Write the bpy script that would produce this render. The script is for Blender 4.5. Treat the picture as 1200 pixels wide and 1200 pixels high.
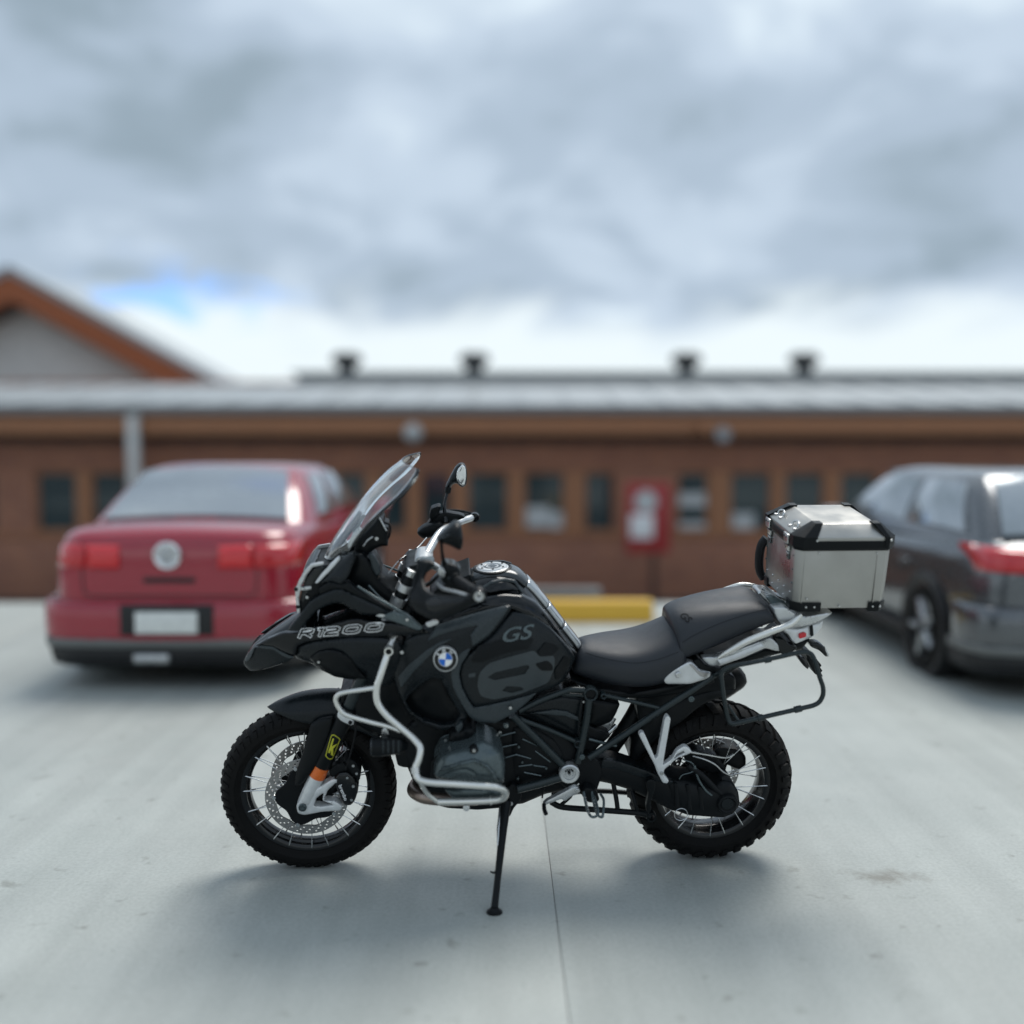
import bpy, bmesh, math, random
import numpy as np
from mathutils import Vector, Matrix, noise as mnoise
from mathutils.geometry import delaunay_2d_cdt, tessellate_polygon

random.seed(7)
for o in list(bpy.data.objects):
    bpy.data.objects.remove(o)
scene = bpy.context.scene
COL = scene.collection
R = math.radians

# ------------------------------------------------------------------ camera
F_PX, Y_HORIZON, CAM_H = 1224.0, 519.0, 1.608      # focal length / horizon row in a 1200 px frame
PITCH = math.atan((600 - Y_HORIZON) / F_PX)
cam_data = bpy.data.cameras.new('camera')
cam = bpy.data.objects.new('camera', cam_data)
COL.objects.link(cam)
scene.camera = cam
cam.location = (0, 0, CAM_H)
cam.rotation_euler = (math.pi / 2 - PITCH, 0, 0)
cam_data.sensor_width = 36
cam_data.lens = 36 * F_PX / 1200
cam_data.clip_end = 2000
cam_data.clip_start = 0.05
cam_data.dof.use_dof = True
cam_data.dof.focus_distance = 3.93
APERTURE_M = 0.088
cam_data.dof.aperture_fstop = cam_data.lens / 1000 / APERTURE_M
cam_data.dof.aperture_blades = 0

# ------------------------------------------------------------------ view / render
scene.view_settings.view_transform = 'Standard'
scene.view_settings.look = 'None'
scene.view_settings.gamma = 1.0
scene.view_settings.exposure = 0.72
scene.view_settings.use_curve_mapping = False
scene.render.engine = 'CYCLES'
scene.cycles.use_denoising = True
scene.cycles.max_bounces = 10
scene.cycles.transparent_max_bounces = 16
scene.cycles.sample_clamp_indirect = 6.0

# ------------------------------------------------------------------ world: broken cloud over a blue sky
SUN_EL, SUN_AZ = R(60), R(28)         # azimuth measured from +Y (view direction) towards +X
world = bpy.data.worlds.new('World')
scene.world = world
world.use_nodes = True
wn, wl = world.node_tree.nodes, world.node_tree.links
wn.clear()
w_out = wn.new('ShaderNodeOutputWorld')
w_bg = wn.new('ShaderNodeBackground')
sky = wn.new('ShaderNodeTexSky')
sky.sky_type = 'NISHITA'
sky.sun_disc = False
sky.sun_elevation = SUN_EL
sky.sun_rotation = SUN_AZ
sky.altitude = 50
sky.air_density = 1.2
sky.dust_density = 0.6


def wnode(t, **kw):
    n = wn.new(t)
    for k, v in kw.items():
        setattr(n, k, v)
    return n


def wmath(op, a, b=None):
    n = wnode('ShaderNodeMath', operation=op)
    for i, v in enumerate((a, b)):
        if v is None:
            continue
        if isinstance(v, (int, float)):
            n.inputs[i].default_value = v
        else:
            wl.new(v, n.inputs[i])
    return n.outputs[0]


tc = wnode('ShaderNodeTexCoord')
sep = wnode('ShaderNodeSeparateXYZ')
wl.new(tc.outputs['Generated'], sep.inputs[0])
zc = wmath('MAXIMUM', sep.outputs[2], 0.0)
zden = wmath('ADD', zc, 0.34)
cmb = wnode('ShaderNodeCombineXYZ')
wl.new(wmath('DIVIDE', sep.outputs[0], zden), cmb.inputs[0])
wl.new(wmath('DIVIDE', sep.outputs[1], zden), cmb.inputs[1])


def wnoise(scale, detail, rough, offset, dist=0.0):
    mp = wnode('ShaderNodeMapping')
    mp.inputs['Location'].default_value = offset
    wl.new(cmb.outputs[0], mp.inputs[0])
    n = wnode('ShaderNodeTexNoise')
    n.inputs['Scale'].default_value = scale
    n.inputs['Detail'].default_value = detail
    n.inputs['Roughness'].default_value = rough
    n.inputs['Distortion'].default_value = dist
    wl.new(mp.outputs[0], n.inputs['Vector'])
    return n.outputs[0]


def wramp(fac, stops):
    n = wnode('ShaderNodeValToRGB')
    cr = n.color_ramp
    cr.interpolation = 'EASE'
    while len(cr.elements) < len(stops):
        cr.elements.new(0.5)
    for e, (p, c) in zip(cr.elements, stops):
        e.position = p
        e.color = (c[0], c[1], c[2], 1)
    wl.new(fac, n.inputs[0])
    return n.outputs[0]


shade = wmath('ADD', wmath('MULTIPLY', wnoise(2.6, 6.0, 0.56, (3.3, 5.2, 0.4), 0.45), 0.62), wmath('MULTIPLY', wnoise(1.05, 2.0, 0.5, (7.9, 2.6, 0.0), 0.3), 0.38))
cloud_col = wramp(shade, [(0.37, (0.200, 0.256, 0.305)), (0.465, (0.285, 0.350, 0.425)),
                          (0.53, (0.360, 0.430, 0.510)), (0.635, (0.515, 0.590, 0.645))])
# the bright far edge of the cloud deck, low over the horizon
low = wmath('ADD', sep.outputs[2], wmath('MULTIPLY', wmath('SUBTRACT', wnoise(3.4, 5, 0.6, (0, 0, 3), 0.5), 0.5), 0.16))
low_m = wramp(low, [(0.085, (1, 1, 1)), (0.150, (0, 0, 0))])
mix_low = wnode('ShaderNodeMixRGB')
wl.new(low_m, mix_low.inputs[0])
wl.new(cloud_col, mix_low.inputs[1])
mix_low.inputs[2].default_value = (0.555, 0.615, 0.640, 1)
# gaps in the cloud where blue sky shows
gap_dir = Vector((-0.335, 1.0, 0.138)).normalized()
gsub = wnode('ShaderNodeVectorMath', operation='SUBTRACT')
wl.new(tc.outputs['Generated'], gsub.inputs[0])
gsub.inputs[1].default_value = gap_dir
gscl = wnode('ShaderNodeVectorMath', operation='MULTIPLY')
wl.new(gsub.outputs[0], gscl.inputs[0])
gscl.inputs[1].default_value = (1.0, 1.0, 3.4)
glen = wnode('ShaderNodeVectorMath', operation='LENGTH')
wl.new(gscl.outputs[0], glen.inputs[0])
gap_v = wmath('ADD', glen.outputs['Value'], wmath('MULTIPLY', wmath('SUBTRACT', wnoise(8.0, 6, 0.62, (5.3, 1.4, 0), 0.6), 0.5), 0.42))
gap_m = wramp(gap_v, [(0.0, (1, 1, 1)), (0.10, (0, 0, 0))])
gap_n = wramp(wnoise(0.8, 4, 0.5, (9.3, -4.1, 0), 0.2), [(0.66, (0, 0, 0)), (0.76, (1, 1, 1))])
gaps = wmath('MAXIMUM', gap_m, gap_n)
sky_s = wnode('ShaderNodeMixRGB', blend_type='MULTIPLY')
sky_s.inputs[0].default_value = 1.0
wl.new(sky.outputs[0], sky_s.inputs[1])
sky_s.inputs[2].default_value = (0.045, 0.070, 0.125, 1)
mix_gap = wnode('ShaderNodeMixRGB')
wl.new(wmath('MULTIPLY', gaps, 0.85), mix_gap.inputs[0])
wl.new(mix_low.outputs[0], mix_gap.inputs[1])
wl.new(sky_s.outputs[0], mix_gap.inputs[2])
wl.new(mix_gap.outputs[0], w_bg.inputs['Color'])
w_bg.inputs['Strength'].default_value = 0.97
wl.new(w_bg.outputs[0], w_out.inputs[0])

sun_d = bpy.data.lights.new('sun', 'SUN')
sun_d.energy = 1.45
sun_d.angle = R(30)
sun_d.color = (1.0, 0.965, 0.91)
sun = bpy.data.objects.new('sun', sun_d)
COL.objects.link(sun)
sv = Vector((math.sin(SUN_AZ) * math.cos(SUN_EL), math.cos(SUN_AZ) * math.cos(SUN_EL), math.sin(SUN_EL)))
sun.rotation_euler = (-sv).to_track_quat('-Z', 'Y').to_euler()

# ------------------------------------------------------------------ pixel <-> place: used to measure the photograph
C_F = np.array([0, math.cos(PITCH), -math.sin(PITCH)])
C_U = np.array([0, math.sin(PITCH), math.cos(PITCH)])
C_R = np.array([1.0, 0, 0])
C_O = np.array([0, 0, CAM_H])


def ray(px, py):
    return C_F + C_R * (px - 600) / F_PX - C_U * (py - 600) / F_PX


def ground_at(px, py, z=0.0):
    d = ray(px, py)
    return C_O + d * ((z - CAM_H) / d[2])


def at(px, py, depth):
    """world point seen at (px,py) at world Y = depth"""
    d = ray(px, py)
    return Vector(C_O + d * (depth / d[1]))


_a, _b = ground_at(366, 1012), ground_at(824.5, 999)
B_O = (_a + _b) / 2
B_X = (_a - _b) / np.linalg.norm(_a - _b)
_up = np.array([0, 0, 1.0])
_lf = np.cross(_up, B_X)
LEAN = R(10.44)
B_Y = _lf * math.cos(LEAN) - _up * math.sin(LEAN)
B_Z = _up * math.cos(LEAN) + _lf * math.sin(LEAN)
HALF_WB = float(np.linalg.norm(_a - _b)) / 2
BIKE_M = Matrix((
    (B_X[0], B_Y[0], B_Z[0], B_O[0]),
    (B_X[1], B_Y[1], B_Z[1], B_O[1]),
    (B_X[2], B_Y[2], B_Z[2], B_O[2]),
    (0, 0, 0, 1)))


def P(px, py, y):
    """motorcycle-local point (x forward, y left, z up) at lateral offset y"""
    d = ray(px, py)
    s = (y - (C_O - B_O) @ B_Y) / (d @ B_Y)
    w = C_O + d * s - B_O
    return Vector((w @ B_X, w @ B_Y, w @ B_Z))


# ------------------------------------------------------------------ materials
MATS = {}


def mat(name, col, rough=0.5, metal=0.0, var=0.06, scale=30, bump=0.0, bscale=200, coat=0.0, rvar=0.1,
        trans=0.0, ior=1.45, emit=None, spec=0.5, col2=None, alpha=1.0):
    m = bpy.data.materials.new(name)
    m.use_nodes = True
    n, l = m.node_tree.nodes, m.node_tree.links
    b = n['Principled BSDF']
    b.inputs['Metallic'].default_value = metal
    b.inputs['Coat Weight'].default_value = coat
    b.inputs['Coat Roughness'].default_value = 0.06
    b.inputs['Transmission Weight'].default_value = trans
    b.inputs['IOR'].default_value = ior
    b.inputs['Specular IOR Level'].default_value = spec
    t = n.new('ShaderNodeTexCoord')
    ns = n.new('ShaderNodeTexNoise')
    ns.inputs['Scale'].default_value = scale
    ns.inputs['Detail'].default_value = 5
    l.new(t.outputs['Object'], ns.inputs['Vector'])
    mx = n.new('ShaderNodeMixRGB')
    c2 = col2 or tuple(min(1, c * (1 + var * 4)) for c in col)
    c1 = tuple(c * (1 - var * 3) for c in col) if not col2 else col
    mx.inputs[1].default_value = (*c1, 1)
    mx.inputs[2].default_value = (*c2, 1)
    l.new(ns.outputs[0], mx.inputs[0])
    l.new(mx.outputs[0], b.inputs['Base Color'])
    mr = n.new('ShaderNodeMapRange')
    mr.inputs[1].default_value, mr.inputs[2].default_value = 0.3, 0.7
    mr.inputs[3].default_value, mr.inputs[4].default_value = max(0, rough - rvar), min(1, rough + rvar)
    l.new(ns.outputs[0], mr.inputs[0])
    l.new(mr.outputs[0], b.inputs['Roughness'])
    if bump:
        nb = n.new('ShaderNodeTexNoise')
        nb.inputs['Scale'].default_value = bscale
        nb.inputs['Detail'].default_value = 3
        l.new(t.outputs['Object'], nb.inputs['Vector'])
        bp = n.new('ShaderNodeBump')
        bp.inputs['Strength'].default_value = bump
        bp.inputs['Distance'].default_value = 0.002
        l.new(nb.outputs[0], bp.inputs['Height'])
        l.new(bp.outputs[0], b.inputs['Normal'])
    if emit:
        b.inputs['Emission Color'].default_value = (*emit[:3], 1)
        b.inputs['Emission Strength'].default_value = emit[3]
    MATS[name] = m
    return m


mat('black_plastic', (0.0042, 0.0055, 0.0064), 0.38, bump=0.08, bscale=900, spec=0.20)
mat('black_gloss', (0.0035, 0.0046, 0.0055), 0.07, coat=0.25, rvar=0.03, spec=0.30)
mat('graphite_matte', (0.0075, 0.0104, 0.0122), 0.27, bump=0.02, bscale=1500, spec=0.28, rvar=0.05)
mat('graphite_light', (0.032, 0.041, 0.045), 0.28, rvar=0.05, spec=0.35)
mat('graphite_gloss', (0.020, 0.025, 0.028), 0.20, coat=0.5, rvar=0.05)
mat('decal_grey', (0.033, 0.042, 0.046), 0.36, rvar=0.05, spec=0.5)
mat('tank_cover', (0.42, 0.44, 0.45), 0.20, metal=0.6, coat=0.5, rvar=0.05)
mat('frame_paint', (0.020, 0.028, 0.030), 0.30, metal=0.2, coat=0.1, spec=0.35)
mat('engine_black', (0.0065, 0.0078, 0.0088), 0.44, bump=0.15, bscale=400, spec=0.18)
mat('engine_grey', (0.085, 0.108, 0.113), 0.26, metal=0.45, rvar=0.05)
mat('rubber', (0.0055, 0.006, 0.007), 0.60, bump=0.2, bscale=600, spec=0.25)
mat('tyre', (0.0038, 0.0042, 0.0048), 0.60, bump=0.25, bscale=500, scale=16, spec=0.12, col2=(0.0125, 0.0118, 0.0110))
mat('rim_black', (0.005, 0.006, 0.007), 0.20, coat=0.3, spec=0.35)
mat('steel', (0.55, 0.56, 0.56), 0.28, metal=1.0)
mat('disc_steel', (0.36, 0.35, 0.34), 0.38, metal=1.0, scale=80)
mat('chrome', (0.78, 0.79, 0.80), 0.10, metal=1.0, rvar=0.04)
mat('silver_paint', (0.70, 0.695, 0.66), 0.22, metal=0.7, rvar=0.06, var=0.015)
mat('silver_satin', (0.56, 0.57, 0.57), 0.34, metal=0.75)
mat('alloy_white', (0.66, 0.67, 0.67), 0.36, metal=0.35)
mat('header_steel', (0.36, 0.30, 0.25), 0.34, metal=0.9, col2=(0.20, 0.14, 0.12), scale=25)
mat('seat_vinyl', (0.015, 0.018, 0.023), 0.40, bump=0.30, bscale=1400, var=0.05, rvar=0.06)
mat('orange', (0.62, 0.12, 0.01), 0.25, coat=0.4)
mat('red_lens', (0.55, 0.01, 0.02), 0.2, coat=0.6)
mat('yellow_print', (0.48, 0.47, 0.03), 0.45)
mat('white_print', (0.86, 0.87, 0.87), 0.35)
mat('blue_print', (0.01, 0.13, 0.55), 0.3)
mat('clear', (0.95, 0.97, 0.98), 0.02, trans=1.0, ior=1.45, rvar=0.0, var=0.0)
mat('screen', (0.95, 0.98, 0.99), 0.03, trans=1.0, ior=1.6, rvar=0.01, var=0.0, coat=0.0)
mat('mirror', (0.86, 0.88, 0.90), 0.03, metal=1.0, rvar=0.0)
mat('lens_dark', (0.05, 0.06, 0.07), 0.08, coat=0.8, rvar=0.02)


def case_metal():
    m = mat('case_aluminium', (0.27, 0.265, 0.25), 0.36, metal=0.9, scale=7, col2=(0.50, 0.49, 0.46), rvar=0.12)
    n, l = m.node_tree.nodes, m.node_tree.links
    b = n['Principled BSDF']
    t = n.new('ShaderNodeTexCoord')
    mp = n.new('ShaderNodeMapping')
    mp.inputs['Scale'].default_value = (6, 6, 260)
    l.new(t.outputs['Object'], mp.inputs[0])
    s = n.new('ShaderNodeTexNoise')
    s.inputs['Scale'].default_value = 1.0
    s.inputs['Detail'].default_value = 6
    l.new(mp.outputs[0], s.inputs['Vector'])
    d = n.new('ShaderNodeTexNoise')
    d.inputs['Scale'].default_value = 22
    d.inputs['Detail'].default_value = 4
    l.new(t.outputs['Object'], d.inputs['Vector'])
    ad = n.new('ShaderNodeMath')
    ad.operation = 'MULTIPLY_ADD'
    ad.inputs[1].default_value = 0.35
    l.new(s.outputs[0], ad.inputs[0])
    l.new(d.outputs[0], ad.inputs[2])
    bp = n.new('ShaderNodeBump')
    bp.inputs['Strength'].default_value = 0.22
    bp.inputs['Distance'].default_value = 0.003
    l.new(ad.outputs[0], bp.inputs['Height'])
    l.new(bp.outputs[0], b.inputs['Normal'])


case_metal()

# ------------------------------------------------------------------ object helpers


def link(name, me, material, parent=None, angle=35):
    if material is not None:
        if isinstance(material, str):
            material = MATS[material]
        me.materials.append(material)
    o = bpy.data.objects.new(name, me)
    COL.objects.link(o)
    if parent is not None:
        o.parent = parent
    return o


def mesh_obj(name, verts, faces, material, parent=None, angle=35, recalc=True):
    me = bpy.data.meshes.new(name)
    me.from_pydata([tuple(v) for v in verts], [], faces)
    if recalc:
        bm = bmesh.new()
        bm.from_mesh(me)
        bmesh.ops.recalc_face_normals(bm, faces=bm.faces)
        bm.to_mesh(me)
        bm.free()
    me.shade_smooth()
    me.set_sharp_from_angle(angle=R(angle))
    return link(name, me, material, parent)


def bm_obj(name, bm, material, parent=None, angle=35):
    bmesh.ops.recalc_face_normals(bm, faces=bm.faces)
    me = bpy.data.meshes.new(name)
    bm.to_mesh(me)
    bm.free()
    me.shade_smooth()
    me.set_sharp_from_angle(angle=R(angle))
    return link(name, me, material, parent)


def empty(name, parent=None, matrix=None, loc=None, rz=0.0):
    o = bpy.data.objects.new(name, None)
    o.empty_display_size = 0.1
    COL.objects.link(o)
    if parent:
        o.parent = parent
    if matrix is not None:
        o.matrix_world = matrix
    if loc is not None:
        o.location = loc
        o.rotation_euler = (0, 0, rz)
    return o


def tag(o, label, cat, group=None):
    o['label'] = label
    o['category'] = cat
    if group:
        o['group'] = group
    return o


def structure(o):
    o['kind'] = 'structure'
    return o


def catmull(pts, n, closed=False):
    pts = [Vector(p) for p in pts]
    if len(pts) < 3:
        return pts
    out = []
    N = len(pts)
    rng = range(N if closed else N - 1)
    for i in rng:
        p1, p2 = pts[i], pts[(i + 1) % N]
        p0 = pts[i - 1] if (closed or i > 0) else p1 * 2 - p2
        p3 = pts[(i + 2) % N] if (closed or i + 2 < N) else p2 * 2 - p1
        for k in range(n):
            t = k / n
            out.append(0.5 * ((2 * p1) + (p2 - p0) * t + (2 * p0 - 5 * p1 + 4 * p2 - p3) * t * t +
                              (-p0 + 3 * p1 - 3 * p2 + p3) * t * t * t))
    if not closed:
        out.append(pts[-1])
    return out


def tube_geo(pts, rad, segs=10, closed=False, flat=1.0):
    """verts, faces of a tube through local points; rad a number or one per point"""
    n = len(pts)
    rads = rad if isinstance(rad, (list, tuple)) else [rad] * n
    V, Fc = [], []
    up = None
    for i, p in enumerate(pts):
        a = pts[i - 1] if (i > 0 or closed) else p
        b = pts[(i + 1) % n] if (i < n - 1 or closed) else p
        d = (b - a).normalized()
        if up is None:
            up = Vector((0, 1, 0)) if abs(d.y) < 0.9 else Vector((0, 0, 1))
        u = (up - d * up.dot(d)).normalized()
        v = d.cross(u)
        up = u
        for k in range(segs):
            an = 2 * math.pi * k / segs
            V.append(p + (u * math.cos(an) * flat + v * math.sin(an)) * rads[i])
    for i in range(n if closed else n - 1):
        j = (i + 1) % n
        for k in range(segs):
            k2 = (k + 1) % segs
            Fc.append((i * segs + k, i * segs + k2, j * segs + k2, j * segs + k))
    if not closed:
        Fc.append(tuple(range(segs)))
        Fc.append(tuple((n - 1) * segs + k for k in range(segs)))
    return V, Fc


def mirrored(o):
    """the same part on the other side of the machine"""
    me = o.data.copy()
    me.transform(Matrix.Diagonal((1, -1, 1, 1)))
    me.flip_normals()
    c = bpy.data.objects.new(o.name.split('.')[0], me)
    COL.objects.link(c)
    c.parent = o.parent
    return c


def tube(name, parent, pts, rad, material, smooth=6, segs=10, closed=False, mirror=False, flat=1.0):
    lp = [P(*p) for p in pts]
    if isinstance(rad, (list, tuple)):
        rr = []
        if smooth > 1 and len(lp) > 2:
            for i in range(len(rad) - 1):
                for k in range(smooth):
                    rr.append(rad[i] + (rad[i + 1] - rad[i]) * k / smooth)
            rr.append(rad[-1])
            rad = rr
    if smooth > 1:
        lp = catmull(lp, smooth, closed)
    V, Fc = tube_geo(lp, rad, segs, closed, flat)
    o = mesh_obj(name, V, Fc, material, parent, 40)
    if mirror:
        mirrored(o)
    return o


def round_corners(pts, rc):
    """cut every corner of a closed polygon by at most rc px, with an arc of 3 points"""
    out = []
    n = len(pts)
    for i in range(n):
        p0, p1, p2 = (np.array(pts[k % n][:2], float) for k in (i - 1, i, i + 1))
        a, b = p0 - p1, p2 - p1
        la, lb = np.linalg.norm(a), np.linalg.norm(b)
        if la < 1e-6 or lb < 1e-6:
            continue
        c = min(rc, la * 0.42, lb * 0.42)
        s, e = p1 + a / la * c, p1 + b / lb * c
        for t in (0, 0.33, 0.67, 1):
            q = (1 - t) ** 2 * s + 2 * t * (1 - t) * p1 + t * t * e
            out.append((q[0], q[1]))
    return out


def seg_dist(q, poly):
    """distance of points q (n,2) to the closed polygon outline"""
    a = np.array(poly)
    b = np.roll(a, -1, 0)
    d = b - a
    L = (d ** 2).sum(1) + 1e-12
    v = q[:, None, :] - a[None]
    t = np.clip((v * d[None]).sum(2) / L, 0, 1)
    w = v - t[..., None] * d[None]
    return np.sqrt((w ** 2).sum(2).min(1))


def inside(q, poly):
    a = np.array(poly)
    b = np.roll(a, -1, 0)
    x, y = q[:, 0:1], q[:, 1:2]
    c = ((a[:, 1] > y) != (b[:, 1] > y)) & (x < (b[:, 0] - a[:, 0]) * (y - a[:, 1]) / (b[:, 1] - a[:, 1] + 1e-12) + a[:, 0])
    return c.sum(1) % 2 == 1


def yfield(y):
    """lateral offset over the picture plane: a number, a list of (px,py,y) control points or a function"""
    if callable(y):
        return y
    if isinstance(y, (int, float)):
        return lambda q: np.full(len(q), float(y))
    c = np.array(y, float)
    if len(c) < 3:
        return lambda q: np.full(len(q), float(c[:, 2].mean()))
    # smooth thin-plate surface through the control points
    ctr = c[:, :2].mean(0)
    X = (c[:, :2] - ctr) / 100.0

    def kern(r2):
        return r2 * np.log(r2 + 1e-9) * 0.5
    n = len(c)
    K = kern(((X[:, None] - X[None]) ** 2).sum(2)) + np.eye(n) * 0.004
    A = np.zeros((n + 3, n + 3))
    A[:n, :n] = K
    A[:n, n] = 1
    A[:n, n + 1:] = X
    A[n, :n] = 1
    A[n + 1:, :n] = X.T
    rhs = np.concatenate([c[:, 2], np.zeros(3)])
    w = np.linalg.lstsq(A, rhs, rcond=None)[0]

    def f(q):
        Z = (np.asarray(q, float) - ctr) / 100.0
        v = kern(((Z[:, None] - X[None]) ** 2).sum(2)) @ w[:n] + w[n] + Z @ w[n + 1:]
        return np.clip(v, c[:, 2].min() - 0.015, c[:, 2].max() + 0.015)
    return f


def panel(name, parent, outline, y, material, bulge=0.0, edge=0.006, er=4.0, depth=0.02, rc=3.0, grid=6.0, holes=(),
          mirror=False, flat_back=None):
    """a moulded panel: outline in photo pixels, lateral position y, rounded edge, domed by bulge, depth thick"""
    poly = round_corners(outline, rc) if rc > 0 else [(p[0], p[1]) for p in outline]
    hol = [round_corners(h, 1.5) if len(h) < 12 else list(h) for h in holes]
    yf = yfield(y)
    A = np.array(poly)
    allb = [poly] + hol

    def bd(q):
        d = seg_dist(q, poly)
        for h in hol:
            d = np.minimum(d, seg_dist(q, h))
        return d

    def ins(q):
        m = inside(q, poly)
        for h in hol:
            m &= ~inside(q, h)
        return m
    g = grid
    xs = np.arange(A[:, 0].min() + g / 2, A[:, 0].max(), g)
    ys = np.arange(A[:, 1].min() + g / 2, A[:, 1].max(), g)
    cand = [np.array([(x + (g / 2 if j % 2 else 0), yy) for j, yy in enumerate(ys) for x in xs])] if len(xs) and len(ys) else []
    dens = []
    for b in allb:
        b = np.array(b)
        nb = np.roll(b, -1, 0)
        for i in range(len(b)):
            L = np.linalg.norm(nb[i] - b[i])
            for k in range(max(1, int(L / g))):
                dens.append(b[i] + (nb[i] - b[i]) * (k + 0.5) / max(1, int(L / g)))
    dens = np.array(dens)
    inner = []
    if edge > 0:
        for b in allb:
            b = np.array(b)
            nb = np.roll(b, -1, 0)
            for i in range(len(b)):
                L = np.linalg.norm(nb[i] - b[i])
                if L < 1e-6:
                    continue
                nrm = np.array([-(nb[i] - b[i])[1], (nb[i] - b[i])[0]]) / L
                for k in range(max(1, int(L / g))):
                    m = b[i] + (nb[i] - b[i]) * (k + 0.5) / max(1, int(L / g))
                    for fr in (0.12, 0.4, 1.0):
                        for sg in (1, -1):
                            inner.append((m + nrm * sg * er * fr, er * fr))
    pts = [p for b in allb for p in b]
    extra = []
    if inner:
        q = np.array([i[0] for i in inner])
        dd = np.array([i[1] for i in inner])
        ok = ins(q) & (np.abs(bd(q) - dd) < 0.25 * dd)
        extra.append(q[ok])
    if cand:
        q = cand[0]
        ok = ins(q) & (bd(q) > (er * 1.4 if edge > 0 else g * 0.45))
        extra.append(q[ok])
    ex = np.concatenate(extra) if extra else np.zeros((0, 2))
    edges, k0 = [], 0
    for b in allb:
        n = len(b)
        edges += [(k0 + i, k0 + (i + 1) % n) for i in range(n)]
        k0 += n
    vin = [Vector((float(p[0]), float(p[1]))) for p in pts] + [Vector((float(p[0]), float(p[1]))) for p in ex]
    vo, _, fo, _, _, _ = delaunay_2d_cdt(vin, edges, [], 0, 1e-4)
    Q = np.array([(v.x, v.y) for v in vo])
    ctr = np.array([(Q[list(f)]).mean(0) for f in fo])
    keep = ins(ctr)
    fo = [tuple(f) for f, k in zip(fo, keep) if k]
    dmax = max(1.0, float(bd(Q).max()))

    def surf(q):
        q = np.asarray(q, float).reshape(-1, 2)
        d = bd(q)
        t = np.clip(d / er, 0, 1)
        h = edge * (np.sqrt(np.clip(1 - (1 - t) ** 2, 0, 1)) - 1)
        u = np.clip(d / dmax, 0, 1)
        return yf(q) + h + bulge * (1 - (1 - u) ** 2)
    Y = surf(Q)
    Y0 = yf(Q)
    V = [P(Q[i, 0], Q[i, 1], Y[i]) for i in range(len(Q))]
    nfront = len(V)
    # back: straight behind along the lateral axis
    for i in range(nfront):
        v = V[i]
        V.append(Vector((v.x, (Y0[i] - edge - depth) if flat_back is None else flat_back, v.z)))
    cnt = {}
    for f in fo:
        for a, b in zip(f, f[1:] + f[:1]):
            cnt[(a, b)] = 1
    side = [(a, b, b + nfront, a + nfront) for (a, b) in cnt if (b, a) not in cnt]
    faces = list(fo) + [tuple(i + nfront for i in reversed(f)) for f in fo] + side
    o = mesh_obj(name, V, faces, material, parent, 38)
    if mirror:
        mirrored(o)
    return o, surf


def decal(name, parent, outline, surf, material, off=0.0012, rc=2.0, grid=4.0, holes=()):
    """thin print laid on a panel's surface"""
    o, _ = panel(name, parent, outline, lambda q: surf(q) + off, material, edge=0.0, depth=0.0008, rc=rc, grid=grid, holes=holes)
    return o


def text_mesh(s, bold=0.0, space=1.0):
    cu = bpy.data.curves.new('t', 'FONT')
    cu.body = s
    cu.size = 1.0
    cu.offset = bold
    cu.space_character = space
    cu.resolution_u = 4
    cu.align_x = 'LEFT'
    o = bpy.data.objects.new('t', cu)
    COL.objects.link(o)
    dg = bpy.context.evaluated_depsgraph_get()
    me = bpy.data.meshes.new_from_object(o.evaluated_get(dg))
    bpy.data.objects.remove(o)
    bpy.data.curves.remove(cu)
    return me


def lettering(name, parent, s, px, py, height, material, surf, off=0.002, angle=0.0, shear=0.0, sx=1.0, bold=0.0, depth=0.0, space=1.0):
    """lettering on a surface; height = cap height in px, angle in degrees counter-clockwise in the picture"""
    me = text_mesh(s, bold, space)
    bm = bmesh.new()
    bm.from_mesh(me)
    bpy.data.meshes.remove(me)
    if depth > 0:
        r = bmesh.ops.extrude_face_region(bm, geom=bm.faces[:])
        for v in [g for g in r['geom'] if isinstance(g, bmesh.types.BMVert)]:
            v.co.z += 1.0
    k = height / 0.70
    ca, sa = math.cos(R(angle)), math.sin(R(angle))
    co = []
    for v in bm.verts:
        u, w = (v.co.x + shear * v.co.y) * sx * k, v.co.y * k
        co.append((px + u * ca - w * sa, py - u * sa - w * ca, v.co.z))
    q = np.array([(c[0], c[1]) for c in co])
    Y = surf(q)
    for v, c, yy in zip(bm.verts, co, Y):
        v.co = P(c[0], c[1], yy + off + (depth if c[2] > 0.5 else 0.0))
    if depth > 0:
        return bm_obj(name, bm, material, parent, 25)
    me = bpy.data.meshes.new(name)
    bm.to_mesh(me)
    bm.free()
    return link(name, me, material, parent)


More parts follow.
